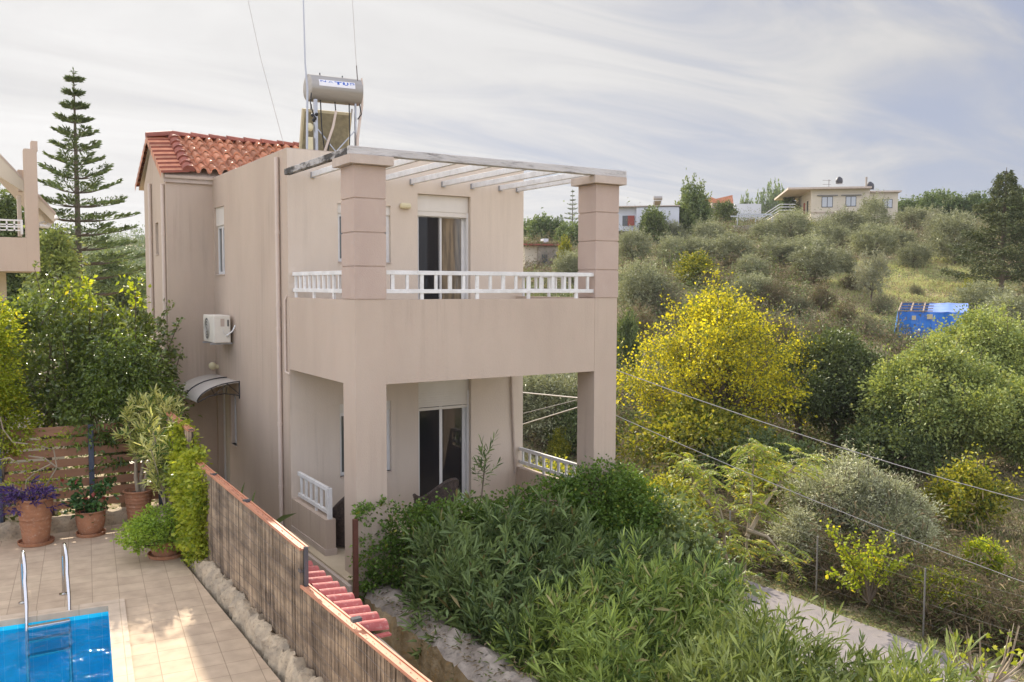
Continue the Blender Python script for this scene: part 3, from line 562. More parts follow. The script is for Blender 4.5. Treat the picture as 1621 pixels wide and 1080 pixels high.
# balcony body: parapet, slab, beam
m = mb('stucco')
m.box(CW+.001, W-CW, 0.004, 0.19, ZB, ZT); m.box(0.004, 0.16, CW, L, ZB, ZT); m.box(W-.16, W-.004, CW, L, ZB, ZT)
m.build('balcony_parapet', house)
m = mb('stucco_light'); m.box(0.16, W-.16, 0.19, L, ZB+0.02, 3.19); m.mat('terrace_tile'); m.box(0.16, W-.16, 0.19, L, 3.19, 3.2); m.build('balcony_slab', house)
for xx in (0.0, W-CW):
    m = mb('stucco'); m.box(xx, xx+CW, 0, CW, -0.35 if xx == 0 else -2.5, ZT); c = m.build('column', house)
    m = mb('stucco_column'); x0, x1 = (xx-0.008, xx+CW+0.006) if xx == 0 else (xx-0.006, xx+CW+.01)
    zz = [3.775, 4.198, 4.632, 5.062, 5.49]
    for k in range(4): m.box(x0, x1, -0.012, CW+.008, zz[k]+.009, zz[k+1]-.009)
    m.box(x0+.012, x1-.012, 0.0, CW-.005, 3.77, 5.5)
    m.build('column_blocks', c, bevel=0.004)
    m = mb('trim'); m.box(x0-.085, x1+.075, -0.10, CW+.09, 5.485, 5.60); m.build('capital', c, bevel=0.006)
# terrace
m = mb('terrace_tile'); m.box(-0.12, W-.02, 0.02, L, -1.3, 0.15); m.mat('trim'); m.box(-0.15, -0.001, L, 7.0, -0.3, 0.11); m.box(-0.17, -0.12, -0.12, L, -0.3, 0.12); m.build('terrace', house)
m = mb('stucco'); m.box(0.004, 0.15, 1.15, L, 0.15, 0.66); m.box(W-.15, W-.004, CW, L, 0.15, 0.70); m.box(CW, W-CW, 0.01, .16, 0.15, 0.62); m.mat('trim'); m.box(-.012, 0.165, 1.135, L, 0.15, 0.24); m.build('terrace_parapet', house)
# railings
def railing(name, a, b, zt, zb, n, feet, zfoot, thick=0.045):
    a = np.array(a); b = np.array(b); m = mb('white_paint'); d = (b-a)/np.linalg.norm(b-a)
    m.beam((*a, zt-.028), (*b, zt-.028), 0.05, 0.056); m.beam((*a, zb+.027), (*b, zb+.027), 0.045, 0.054)
    r = m.build(name, house, bevel=0.004)
    for k in range(n):
        p = a+(b-a)*(k+0.5)/n; m = mb('white_paint'); lo = zfoot if k % feet == feet//2 else zb+.05
        m.beam((*p, lo), (*p, zt-.05), 0.038 if k % 2 else 0.05, 0.03, up=(d[1], -d[0], 0)); m.build('baluster', r)
railing('balcony_railing', (0.435, 0.05), (3.845, 0.05), 4.155, 3.855, 16, 4, ZT-.01)
railing('balcony_railing', (0.08, 0.44), (0.08, L-.01), 4.155, 3.855, 11, 4, ZT-.01)
railing('balcony_railing', (4.2, 0.44), (4.2, L-.01), 4.155, 3.855, 11, 4, ZT-.01)
railing('terrace_railing', (4.2, 0.43), (4.2, L-.01), 1.06, 0.77, 10, 4, .69)
railing('terrace_railing', (0.08, 1.2), (0.08, 2.5), 1.10, 0.72, 6, 5, .65)
m = mb('white_paint'); m.box(0.05, 0.11, 1.17, 1.23, .65, 1.10); m.build('railing_post', house)
# pergola
m = mb('peeling_paint'); m.box(-0.09, 4.36, -0.085, 0.0, 5.602, 5.70); perg = m.build('pergola', house, bevel=0.005)
m = mb('white_paint'); m.box(-0.02, 4.30, 0.0, 0.055, 5.604, 5.655); m.build('ledger', perg)
m = mb('rotten_paint'); m.box(-0.09, -0.0, 0.0, 2.50, 5.60, 5.69); m.build('side_beam', perg, bevel=0.006)
for xx in (0.40, 0.96, 1.52, 2.08, 2.66, 3.22, 3.78, 4.14):
    m = mb('white_paint'); m.box(xx-.024, xx+.024, 0.056, L-.03, 5.612, 5.696); r = m.build('rafter', perg, bevel=0.003)
    m = mb('galv'); m.box(xx-.035, xx+.035, L-.03, L-.002, 5.60, 5.69); m.build('bracket', r)
# windows / doors
def slide_door(name, x0, x1, z0, z1, y, box, drop, parent=house, curtain='glass_amber'):
    m = mb('shutter'); m.box(x0+.01, x1-.01, y-.075, y+.05, z1-box, z1-.005); f = m.build(name, parent)
    m = mb('upvc'); m.box(x0, x0+.035, y-.07, y+.05, z0, z1-box); m.box(x1-.035, x1, y-.07, y+.05, z0, z1-box); m.build('frame', f)
    m = mb('shutter')
    zt = z1-box
    if drop > .02:
        k = 0; z = zt
        while z > zt-drop+.02:
            m.box(x0+.036, x1-.036, y-.068, y-.056, z-.040, z-.003); m.box(x0+.036, x1-.036, y-.062, y-.058, z-.003, z); z -= .040
    m.box(x0+.036, x1-.036, y-.072, y-.052, zt-drop-.045, zt-drop); s = m.build('roller_shutter', f)
    xm = x0+(x1-x0)*0.49
    for k, (a, b, dy) in enumerate(((x0+.036, xm+.02, 0), (xm-.02, x1-.036, 0.03))):
        m = mb('upvc'); yy = y-.02+dy; zt2 = zt-.05
        m.box(a, a+.045, yy, yy+.025, z0+.02, zt2); m.box(b-.055, b, yy, yy+.025, z0+.02, zt2); m.box(a+.045, b-.055, yy, yy+.025, z0+.02, z0+.07); m.box(a+.045, b-.055, yy, yy+.025, zt2-.045, zt2)
        s = m.build('sash', f); m = mb('glass' if k == 0 else curtain); m.box(a+.045, b-.055, yy+.009, yy+.015, z0+.07, zt2-.045); m.build('pane', s)
    return f
slide_door('balcony_door', 2.187, 3.19, 3.2, 5.47, L+.15, 0.275, 0.035)
slide_door('terrace_door', 2.187, 3.2, 0.15, 2.36, L+.15, 0.22, 0.25, curtain='glass')
m = mb('black_metal')
for k in range(60): m.box(2.27+k*0.0066, 2.2715+k*0.0066, L+.112, L+.114, 3.3, 5.1)
for k in range(120): m.box(2.27, 2.66, L+.115, L+.1165, 3.3+k*0.015, 3.3015+k*0.015)
m.build('insect_screen', house)
def window(name, lo, hi, z0, z1, axis, pos, inward, box=0.0, pane='glass_curtain', split=False):
    def B(mm, a, b, c0, c1, d0, d1):
        q0, q1 = sorted((pos+inward*d0, pos+inward*d1))
        (mm.box(a, b, q0, q1, c0, c1) if axis == 'Y' else mm.box(q0, q1, a, b, c0, c1))
    m = mb('upvc'); zt = z1-box
    if box: m.mat('shutter'); B(m, lo, hi, zt, z1, .03, .11); m.mat('upvc')
    B(m, lo, lo+.05, z0, zt, .06, .11); B(m, hi-.05, hi, z0, zt, .06, .11); B(m, lo+.05, hi-.05, z0, z0+.05, .06, .11); B(m, lo+.05, hi-.05, zt-.05, zt, .06, .11)
    if split: B(m, (lo+hi)/2-.04, (lo+hi)/2+.04, z0+.05, zt-.05, .055, .105)
    f = m.build(name, house); m = mb(pane); B(m, lo+.05, hi-.05, z0+.05, zt-.05, .082, .09); m.build('pane', f)
    m = mb('trim'); B(m, lo, hi, z0-.02, z0, -.02, .12); m.build('sill', f)
window('upper_side_window', 6.37, 7.07, 4.16, 5.44, 'X', 0, 1, 0.35, split=True)
window('lower_side_window', 5.74, 6.10, 0.99, 1.92, 'X', 0, 1)
window('upper_front_window', 0.8, 1.70, 4.33, 5.24, 'Y', L, 1, 0.15)
window('lower_front_window', 0.8, 1.69, 0.91, 2.07, 'Y', L, 1, 0.15)
window('gable_window', 8.0, 8.30, 4.57, 5.19, 'X', E_, 1)
m = mb('upvc'); m.box(.10, .16, 6.25, 6.32, 0.02, 2.05); m.box(.10, .16, 7.01, 7.08, 0.02, 2.05); m.box(.10, .16, 6.32, 7.01, 1.98, 2.05); d = m.build('side_door', house)
m = mb('cream_wall'); m.box(.12, .15, 6.32, 7.01, 0.02, 1.98); m.build('door_leaf', d, bevel=.004)
m = mb('galv'); m.tube([(.12, 6.42, 1.05), (.07, 6.42, 1.05), (.06, 6.52, 1.05)], .009, 6); m.build('handle', d)
# downpipes
def pipe(x, y, z0, z1, rad=0.035, name='downpipe', collars=(1.2, 2.4, 3.6, 4.9)):
    m = mb('pipe_beige'); m.tube([(x, y, z0), (x, y, z1)], rad, 12)
    for c in collars: m.tube([(x, y, c), (x, y, c+.05)], rad+.007, 12)
    m.build(name, house, smooth=True)
pipe(-.04, 3.02, 0.11, 5.93, collars=(0.75, 1.75, 3.25, 3.62, 4.75)); pipe(E_-.04, 7.32, 0.0, 5.87); pipe(E_-.04, 8.62, 0.0, 6.0)
m = mb('pipe_beige'); m.tube([(-.02, 2.76, 2.62), (-.02, 2.76, 3.72), (-.0, 2.70, 3.80)], .018, 8); m.tube([(-.02, 2.76, 2.62), (-.01, 2.60, 2.60)], .014, 8); m.build('drain_tube', house, smooth=True)
m = mb('trim'); m.tube([(4.0, L-.03, 2.66), (4.03, L-.035, 1.7), (4.06, L-.03, 1.2), (4.10, L-.03, 0.6)], .022, 8); m.build('hose_pipe', house, smooth=True)
# tiled roof: stepped barrel tiles, each its own shell
def roof(parent):
    m = mb('tile_roof'); per = 0.205; x0 = -0.46; x1 = 4.4; ya, za = 7.08, 6.10; yb, zb = RY, RZ+.16; n = 6
    nx = int((x1-x0)/per); prof = [(t, (0.088*sqrt(max(0, 1-((t-.36)/.30)**2)) if abs(t-.36) < .30 else -0.012*sin((t-.66)/.38*pi) if t > .66 else 0.0)) for t in (0, .07, .12, .2, .28, .36, .44, .52, .6, .65, .72, .82, .92, 1.0)]
    for side in (1, -1):
        for c in range(n):
            f0 = c/n; f1 = (c+1.18)/n
            for k in range(nx):
                jit = random.uniform(-.006, .006); o = []
                for (f, lift, sq) in ((f0, .048+jit, 1.0), (min(f1, 1.02), .0+jit, .80)):
                    y = ya+(yb-ya)*f; z = za+(zb-za)*f
                    if side == -1: y = 2*RY-y
                    for t, h in prof: o.append((x0+(k+t)*per+(random.uniform(-.002, .002)), y, z+h*sq+lift))
                q = len(prof); fs = [(i, i+1, q+i+1, q+i) for i in range(q-1)]
                for t, h in prof: y = ya+(yb-ya)*f0; o.append((x0+(k+t)*per, y if side == 1 else 2*RY-y, za+(zb-za)*f0+h+lift*0+.008))
                fs += [(i, i+1, 2*q+i+1, 2*q+i) for i in range(q-1)]
                m.add(o, fs)
    r = m.build('tiled_roof', parent, smooth=True)
    # flat stepped verge tiles on the gable edge
    m = mb('tile_roof'); n2 = 9
    for side in (1, -1):
        for c in range(n2):
            f0, f1 = c/n2, (c+1.12)/n2
            ys_ = [ya+(yb-ya)*f0, ya+(yb-ya)*min(f1, 1)]; zs_ = [za+(zb-za)*f0, za+(zb-za)*min(f1, 1)]
            if side == -1: ys_ = [2*RY-y for y in ys_]
            xa, xb = E_-.10, -0.44; dz = -.05; e = .05
            m.add([(xa, ys_[0], zs_[0]+e+dz), (xb, ys_[0], zs_[0]+e), (xb, ys_[1], zs_[1]+.01), (xa, ys_[1], zs_[1]+dz+.01), (xa, ys_[0], zs_[0]+dz-.02), (xb, ys_[0], zs_[0]-.02), (xa, ys_[1], zs_[1]+dz-.10), (xa, ys_[0], zs_[0]+dz-.10)],
                  [(0, 1, 2, 3), (0, 3, 6, 7)])
            m.mat('tile_ridge'); m.add([(xa, ys_[0], zs_[0]+e+dz), (xb, ys_[0], zs_[0]+e), (xb, ys_[0], zs_[0]+.005), (xa, ys_[0], zs_[0]+dz+.005)], [(0, 3, 2, 1)]); m.mat('tile_roof')  # lips take the darker tile colour to paint in their shade
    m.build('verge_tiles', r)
    m = mb('tile_ridge')
    def cap(a, b, ra, rb, nn=8):
        a = Vector(a); b = Vector(b); d = (b-a).normalized(); s_ = d.cross(Vector((0, 0, 1))).normalized(); u = s_.cross(d); o = []
        for p, rr in ((a, ra), (b, rb)):
            for k in range(nn+1): t = pi*k/nn; o.append(p+s_*cos(t)*rr+u*sin(t)*rr)
        m.add(o, [(i, i+1, nn+2+i, nn+1+i) for i in range(nn)]+[tuple(range(nn+1))])
    for c in range(7):  # rake row of big barrels
        f0, f1 = c/7, (c+1.1)/7; P0 = (-.46, ya+(yb-ya)*f0, za+(zb-za)*f0+.02); P1 = (-.46, ya+(yb-ya)*f1, za+(zb-za)*f1+.0); cap(P0, P1, .12, .10)
        cap((P0[0], 2*RY-P0[1], P0[2]), (P1[0], 2*RY-P1[1], P1[2]), .12, .10)
    x = -0.46
    while x < 4.3: cap((x, RY, zb+.035), (x+.40, RY, zb+.02), .10, .085); x += .36
    cap((-.96, RY, zb-.05), (-.45, RY, zb+.03), .10, .10)
    m.build('ridge_tiles', r, smooth=True)
    m = mb('stucco'); m.prism([(7.12, 6.03), (RY, RZ+.06), (2*RY-7.12, 6.03), (2*RY-7.12, 5.98), (RY, RZ-.02), (7.12, 5.98)], 0, E_-.03, W+.1); m.build('eaves', r)
roof(house)
# awning over the side door
aw = empty('door_canopy', (0, 6.4, 2.2), 'curved grey canopy with black frame over the side door', 'canopy')
def arc(t): return (-0.76*sin(t*pi/2*.92), -0.36*(1-cos(t*pi/2*.92)))
y0c, y1c = -0.93, 0.85
m = mb('awning_sheet'); o = []
for k in range(11):
    x, z = arc(k/10); 
    for yy in (y0c, y1c): o += [(x, yy, z), (x, yy, z-.008)]
m.add(o, [(4*k, 4*k+2, 4*k+6, 4*k+4) for k in range(10)]+[(4*k+1, 4*k+5, 4*k+7, 4*k+3) for k in range(10)]+[(4*k, 4*k+4, 4*k+5, 4*k+1) for k in range(10)]+[(4*k+2, 4*k+3, 4*k+7, 4*k+6) for k in range(10)]); m.build('canopy_sheet', aw, smooth=True)
for yy in (y0c, (y0c+y1c)/2, y1c):
    m = mb('black_metal'); m.tube([(arc(k/10)[0], yy, arc(k/10)[1]+.012) for k in range(11)], .011, 6)
    if yy != (y0c+y1c)/2:
        m.tube([(-.01, yy, .0), (-.01, yy, -.30)], .012, 6); m.tube([(-.01, yy, -.24), (-.28, yy, -.19), (-.55, yy, -.22), (-.74, yy, -.32)], .010, 6)
        m.tube([(-.01, yy, -.22), (-.22, yy, -.02)], .008, 6); m.tube([(-.25, yy, -.20), (-.22, yy, -.02), (-.45, yy, -.2), (-.5, yy, -.09)], .008, 6)
    m.build('canopy_bracket', aw, smooth=True)
m = mb('lamp_cream'); m.sphere((-.11, 7.0, 2.38), .075); m.tube([(0, 7.0, 2.36), (-.1, 7.0, 2.36)], .04, 10); tag(m.build('side_lamp', smooth=True), 'small round cream lamp on the wall above the door canopy', 'lamp')
m = mb('lamp_cream'); m.box(1.85, 2.04, L-.09, L-.001, 5.205, 5.295); tag(m.build('wall_lamp', bevel=.03), 'oval cream bulkhead lamp beside the balcony door', 'lamp')
# air conditioners
def aircon(loc, label, wall_side=True):
    r = empty('air_conditioner', loc, label, 'air conditioner', 'outdoor air conditioner units')
    m = mb('ac_white'); m.box(-.36, -.06, 0, .80, 0, .50); b = m.build('casing', r, bevel=.015)
    m = mb('dark_grille')
    m.add([(-.362, .50+.20*cos(2*pi*k/24), .25+.20*sin(2*pi*k/24)) for k in range(24)], [tuple(range(24))]); m.build('fan_opening', r)
    m = mb('ac_white')
    for k in range(4): m.tube([(-.368, .50+.05*(k+1)*cos(2*pi*j/20), .25+.05*(k+1)*sin(2*pi*j/20)) for j in range(21)], .004, 4)
    m.build('fan_grille', r)
    m = mb('trim'); m.box(-.24, -.17, -.004, -.0005, .30, .44); m.mat('dark_grille'); m.box(-.12, -.09, -.004, -.0005, .30, .42); m.build('side_sticker', r)
    m = mb('white_paint'); m.tube([(-.13, -.005, .12), (-.13, -.05, .14), (-.05, -.10, .22), (0.0, -.10, .32)], .014, 8); m.tube([(-.2, -.004, .26), (-.19, -.03, .18), (-.13, -.03, .15)], .006, 6); m.build('pipes', r, smooth=True)
    m = mb('galv'); m.box(-.40, 0, .10, .13, -.035, -.002); m.box(-.40, 0, .67, .70, -.035, -.002); m.build('bracket', r)
    return r
aircon((0, 5.80, 2.90), 'white air conditioner unit mounted on the side wall above the canopy')
r2 = aircon((0.42, 1.75, 3.24), 'air conditioner unit standing on the balcony floor behind the left railing'); r2.rotation_euler = (0, 0, radians(-90))
# solar water heater
sh = empty('solar_water_heater', (2.2, 6.6, 5.82), 'grey solar water tank with tilted collector panel standing on the flat roof of the house', 'water heater')
def T(p): return (p[0]-2.2, p[1]-6.6, p[2]-5.82)
m = mb('tank'); m.tube([T((1.685, 6.5, 7.84)), T((1.70, 6.5, 7.84)), T((2.76, 6.5, 7.865)), T((2.775, 6.5, 7.865))], [.235, .262, .262, .235], 32); tk = m.build('tank', sh, smooth=True)
m = mb('label_paper')
def onTank(x, ang): return T((x, 6.5-.2645*cos(ang), 7.845+.025*(x-1.7)+.2645*sin(ang)))
def patch(m, xa, xb, a0, a1, n=5, off=1.0):
    o = []
    for k in range(n+1):
        a = a0+(a1-a0)*k/n
        for x in (xa, xb): p = onTank(x, a); c = T((x, 6.5, 7.845+.025*(x-1.7))); o.append(tuple(c[i]+(p[i]-c[i])*off for i in range(3)))
    m.add(o, [(2*k, 2*k+1, 2*k+3, 2*k+2) for k in range(n)])
patch(m, 1.84, 2.59, .02, .52); m.build('maker_label', tk)
# the half-faded lettering NATUR on the label: strokes
m = mb('ink_blue'); a0, a1 = .20, .46
def st(x, w_, lo, hi): patch(m, x, x+w_, a0+(a1-a0)*lo, a0+(a1-a0)*hi, 2, 1.006)
def diag(m, xa, xb, w_, lo, hi):
    pa = onTank(xa, a0+(a1-a0)*lo); pb = onTank(xb, a0+(a1-a0)*hi); q = 1.006
    c = T((2.2, 6.5, 7.85)); s_ = lambda p: (p[0], c[1]+(p[1]-c[1])*q, c[2]+(p[2]-c[2])*q); pa = s_(pa); pb = s_(pb)
    m.add([pa, (pa[0]+w_, pa[1], pa[2]), (pb[0]+w_, pb[1], pb[2]), pb], [(0, 1, 2, 3)])
st(1.87, .02, .45, 1); diag(m, 1.955, 1.875, .03, .45, 1); st(1.965, .02, .5, 1)
st(2.16, .15, .75, 1); st(2.215, .045, 0.05, .75); st(2.33, .045, .15, 1); st(2.42, .03, .25, 1); st(2.37, .06, 0, .22); st(2.48, .09, .78, 1); st(2.555, .02, .35, .8)
m.mat('ink_faded'); diag(m, 2.03, 2.065, .018, .35, 1); diag(m, 2.12, 2.075, .018, .35, 1); st(2.05, .06, .5, .62); st(2.48, .02, .2, .8); st(2.49, .07, .35, .48); m.build('lettering', tk)
m = mb('panel_edge'); a = T((1.60, 6.80, 7.42)); 
P0 = np.array(T((1.64, 6.62, 7.45))); ux = np.array([1.03, 0, .02]); vd = np.array([-.02, .34, -1.45]); nn = np.array([0, -.075, -.02])
Q = [P0, P0+ux, P0+ux+vd, P0+vd]; m.add([tuple(q) for q in Q]+[tuple(q-nn) for q in Q], [(4, 5, 6, 7), (0, 1, 5, 4), (1, 2, 6, 5), (2, 3, 7, 6), (3, 0, 4, 7)])
m.mat('panel_back'); b_ = .035; Qb = [P0+ux*b_+vd*b_, P0+ux*(1-b_)+vd*b_, P0+ux*(1-b_)+vd*(1-b_), P0+ux*b_+vd*(1-b_)]
m.add([tuple(q+nn*.1) for q in Qb], [(0, 1, 2, 3)]); m.mat('panel_edge')
for k in range(4): m.add([tuple(Q[k]), tuple(Q[(k+1) % 4]), tuple(Qb[(k+1) % 4]+nn*.1), tuple(Qb[k]+nn*.1)], [(0, 1, 2, 3)])
m.build('collector_panel', sh)
for xx in (1.80, 2.66):
    m = mb('galv'); m.beam(T((xx, 6.42, 5.82)), T((xx, 6.42, 7.62)), .035, .035, up=(0, 1, 0)); m.beam(T((xx, 7.15, 5.82)), T((xx, 6.6, 7.55)), .03, .03); m.build('stand_leg', sh)
m = mb('galv'); m.beam(T((1.80, 6.40, 7.1)), T((2.66, 6.40, 6.15)), .022, .01, up=(0, 1, 0)); m.beam(T((1.80, 6.39, 6.15)), T((2.66, 6.39, 7.1)), .022, .01, up=(0, 1, 0)); m.build('cross_brace', sh)
m = mb('black_metal')
for pts in ([(1.92, 6.4, 7.60), (1.93, 6.38, 7.1), (2.0, 6.38, 6.5), (2.02, 6.5, 6.2)], [(2.22, 6.4, 7.60), (2.22, 6.36, 7.4), (2.12, 6.35, 7.0), (2.02, 6.4, 6.4)], [(2.52, 6.4, 7.6), (2.52, 6.38, 7.0), (2.5, 6.4, 6.2)], [(1.70, 6.3, 7.72), (1.66, 6.25, 7.5), (1.72, 6.3, 7.35), (1.78, 6.3, 7.2)], [(2.70, 6.3, 7.6), (2.74, 6.3, 7.4), (2.68, 6.35, 7.3)]): m.tube([T(p) for p in pts], .012, 6)
m.tube([T((1.95, 6.5, 8.10)), T((1.95, 6.5, 8.16))], .012, 6); m.tube([T((2.42, 6.5, 8.10)), T((2.42, 6.5, 8.16))], .012, 6)
for q in ((1.72, 6.3, 7.28), (1.76, 6.28, 7.22), (1.80, 6.3, 7.30), (1.74, 6.3, 7.18)): m.sphere(T(q), .035)
m.build('hoses', sh, smooth=True)
m = mb('pipe_beige'); m.tube([T(p) for p in [(2.80, 6.4, 8.05), (2.80, 6.4, 7.6), (2.74, 6.38, 7.3), (2.68, 6.36, 6.9), (2.66, 6.35, 6.1)]], .028, 8); m.tube([T(p) for p in [(2.22, 6.34, 7.42), (2.15, 6.33, 7.1), (1.98, 6.36, 6.6), (1.9, 6.4, 6.2)]], .026, 8)
m.tube([T((2.795, 6.4, 8.0)), T((2.795, 6.4, 8.14))], .018, 6); m.mat('galv'); m.tube([T(p) for p in [(1.80, 6.35, 7.6), (1.80, 6.33, 7.0), (1.80, 6.35, 6.0)]], .04, 8)
m.mat('lamp_cream'); m.sphere(T((1.68, 6.35, 7.05)), .075, (1, .6, 1.1)); m.box(*[c for q in zip(T((1.62, 6.3, 6.5)), T((1.72, 6.4, 6.85))) for c in q]); m.build('pipework', sh, smooth=True)
# mast, guy wires
b = onY(486, 232, 6.15); m = mb('galv'); p2 = onY(486.5, 140, 6.15); p1 = onY(483, 100, 6.15); p0 = onY(478.5, -60, 6.15); q = np.array(b); q[2] = 5.82
m.tube([q, b, p2, p1, p0], [.024, .024, .022, .016, .012], 8); tag(m.build('antenna_mast', smooth=True), 'tall thin grey mast pole rising from the flat roof beside the water tank', 'mast')
m = mb('cable'); m.tube([onY(386, -30, 8.0), onY(412, 90, 8.0), onY(449, 228, 8.0)], .005, 5); tag(m.build('guy_wire'), 'thin slanting wire running down to the tiled roof ridge, left of the mast', 'wire')
m = mb('cable'); m.tube([onY(556, -30, 6.2), onY(562, 70, 6.2), onY(564.5, 108, 6.2)], .005, 5); m.mat('cable_dark'); m.tube([onY(564.3, 104, 6.2), onY(566, 128, 6.2)], .010, 6); tag(m.build('wire_aerial'), 'thin upright wire aerial above the right end of the water tank', 'aerial')
# ================================================================== PATIO THINGS
# stone kerb wall under the reed fence
def stony(name, x0, x1, y0, y1, z0, z1, mat, label, cat, seed=0, step=.07, amp=.03, shear=0.0, zend=None):
    rg = np.random.default_rng(seed); m = mb(mat)
    ny = max(2, int((y1-y0)/step)); prof = [(0, 0), (0, .35), (0, .7), (.06, .95), (.25, 1.0), (.5, 1.03), (.75, 1.0), (.94, .95), (1, .7), (1, .35), (1, 0)]
    V = []; N_ = rg.normal(size=(ny+1, len(prof), 3)); 
    for a in range(1, ny): N_[a] = N_[a]*.6+N_[a-1]*.4
    for i in range(ny+1):
        y = y0+(y1-y0)*i/ny; zt = z1 if zend is None else z1+(zend-z1)*i/ny
        big = .5*sin(i*step*9+seed)+.5*sin(i*step*23)
        for j, (a, b) in enumerate(prof): V.append((x0+(x1-x0)*a+shear*(y-y0)+N_[i, j, 0]*amp*.6+big*amp*.5*(1 if a > .5 else -1), y, z0+(zt-z0)*b+(N_[i, j, 2]*amp*.6 if b > .3 else 0)+big*amp*.6*(b > .6)))
    q = len(prof); m.add(V, [(i*q+j, (i+1)*q+j, (i+1)*q+j+1, i*q+j+1) for i in range(ny) for j in range(q-1)]+[tuple(range(q)), tuple(range(ny*q, (ny+1)*q))])
    return tag(m.build(name, smooth=True), label, cat)
stony('stone_kerb', -1.66, -1.42, -9, 5.0, -1.0, 0.17, 'stone_wall', 'low rough stone kerb running along the foot of the reed fence beside the patio', 'stone wall', 3, .045, .055, shear=0.006)
o = stony('stone_kerb', 0, .30, 0, 9.0, 0, 0.22, 'stone_wall', 'low stone wall at the foot of the brown board fence behind the flower pots', 'stone wall', 5, .07, .03); o.rotation_euler = (0, 0, radians(90+3.7)); o.location = (-1.45, 5.10, 0)
# retaining wall beside the oleander
rw = stony('retaining_wall', 0.03, .62, -9, -0.11, -1.6, 0.02, 'mossy_stone', 'weathered grey stone retaining wall between the passage and the oleander hedge', 'stone wall', 8, .08, .05)
mats = rw.data.materials; mats.append(MATS['lichen_stone'])
for p in rw.data.polygons:
    if p.center.x < .10 and p.center.z < -.06: p.material_index = 1
stony('concrete_wall', -1.32, -1.14, -9, -1.2, -1.3, 0.80, 'concrete', 'grey boundary wall behind the reed fence carrying the red coping tiles', 'wall', 9, .3, .006)
# coping tiles on that wall
y = -1.36; k = 0
while y > -3.42:
    m = mb('tile_coping'); o = []; n = 9; last = False
    for (x, rr, z) in ((-1.36, .070, .905), (-1.09, .078, .875)):
        for j in range(n+1): t = pi*j/n; o.append((x, y+cos(t)*rr, z+sin(t)*rr*.95))
    fs = [(i, i+1, n+2+i, n+1+i) for i in range(n)]
    o2_ = [(p[0], y+(p[1]-y)*.84, .0+(p[2]-.9)*.84+.9-.004) for p in o]
    m.add(o, fs); m.add(o2_, fs); m.add(o[n+1:]+o2_[n+1:], [(i, i+1, n+2+i, n+1+i) for i in range(n)])
    m.box(-1.36, -1.10, y-.150, y-.085, .845, .862)
    tag(m.build('coping_tile', smooth=True), 'red barrel coping tile in the row on the wall behind the reed fence', 'roof tile', 'red coping tiles on the boundary wall'); y -= .197; k += 1
# reed fence: two steps of it, upright canes
rf = empty('reed_fence', (-1.40, 0, 0), 'grey brown reed screen fence with orange top rail beside the patio', 'fence')
segs = [(-9.0, -2.06, 1.05, 0.93), (-2.06, 2.9, 1.31, 1.40), (2.9, 4.9, 1.80, 1.86)]
n = 7000; rg = np.random.default_rng(5); m = mb('reed')
for i in range(n):
    y = -8.9+(4.9+8.9)*rg.random()**0.9; 
    if rg.random() < .35: y = -3.5+rg.random()*6
    for (a, b, za, zb_) in segs:
        if a <= y < b: zt = za+(zb_-za)*(y-a)/(b-a)
    x = rg.uniform(-.045, 0.0); l = rg.normal(0, .012); r_ = rg.uniform(.0028, .0050); z0 = 0.12+rg.uniform(0, .03); z1 = zt+rg.normal(-.012, .012)
    z2 = z0+(z1-z0)*rg.uniform(.3, .7); ym = y+l*.5+rg.normal(0, .004)
    V = []
    for (yy, zz, xx) in ((y, z0, x), (ym, z2, x-rg.uniform(0, .006)), (y+l, z1, x)): V += [(xx, yy-r_, zz), (xx-r_*1.2, yy, zz), (xx, yy+r_, zz)]
    m.add(V, [(0, 1, 4, 3), (1, 2, 5, 4), (3, 4, 7, 6), (4, 5, 8, 7), (6, 7, 8)])
rf_m = m.build('reeds', rf)
m = mb('reed_back')
for (a, b, za, zb_) in segs: m.prism([(a, .12), (b, .12), (b, zb_-.03), (a, za-.03)], 0, .004, .022)
m.build('backing_mesh', rf)
m = mb('orange_cap')
for (a, b, za, zb_) in segs:
    m.beam((-.045, a, za+.005), (-.045, b, zb_+.005), .018, .03); m.beam((.03, a, za+.005), (.03, b, zb_+.005), .018, .03); m.beam((-.008, a, za-.004), (-.008, b, zb_-.004), .056, .02)
m.build('top_rail', rf)
for y, z in ((-2.09, 1.34), (-2.03, 1.1), (-3.42, 1.05), (0.0, 1.38), (1.6, 1.40), (2.93, 1.82), (-5.4, 1.0)):
    m = mb('dark_window'); m.box(-.052, .034, y-.03, y+.03, z-.03, z+.002) if y != -2.09 else m.box(-.02, .02, y-.015, y+.015, .8, z); m.build('clamp', rf)
m = mb('cable_dark')
for z in (.28, .42, .56, .70, .84, .98, 1.12, 1.26): m.tube([(-.058, y, min(z, 9)+.012*sin(y*3+z*7)) for y in np.arange(-9 if z < .95 else -2.0, 2.9, .3)], .0018, 4)
m.build('binding_wire', rf)
# brown post by the column
m = mb('rust_post'); m.box(-.13, -.07, -.22, -.16, -.9, 1.0); tag(m.build('iron_post', bevel=.004), 'single dark red brown iron post standing in front of the left column', 'post')
# wooden board fence
wf = empty('board_fence', (-1.45, 5.24, 0), 'brown horizontal board fence with dark steel posts behind the flower pots', 'fence', rz=radians(-3.7))
for k in range(8):
    z = .30+k*.172
    for (a, b) in ((-6.5, -3.0), (-2.985, -1.08), (-1.0, 0.0)):
        m = mb('wood_board'); top = z+.128+(0.02 if k == 7 else 0); m.box(a, b, .0+.002*k, .022+.002*k, z, top); m.build('board', wf, bevel=.003)
for x in (-1.04, -2.36, -4.5, 0.02):
    m = mb('steel_post'); m.box(x-.04, x+.04, -.045, -.003, .1, 1.66); m.box(x-.015, x+.015, -.052, -.045, .1, 1.66); m.build('post', wf, bevel=.003)
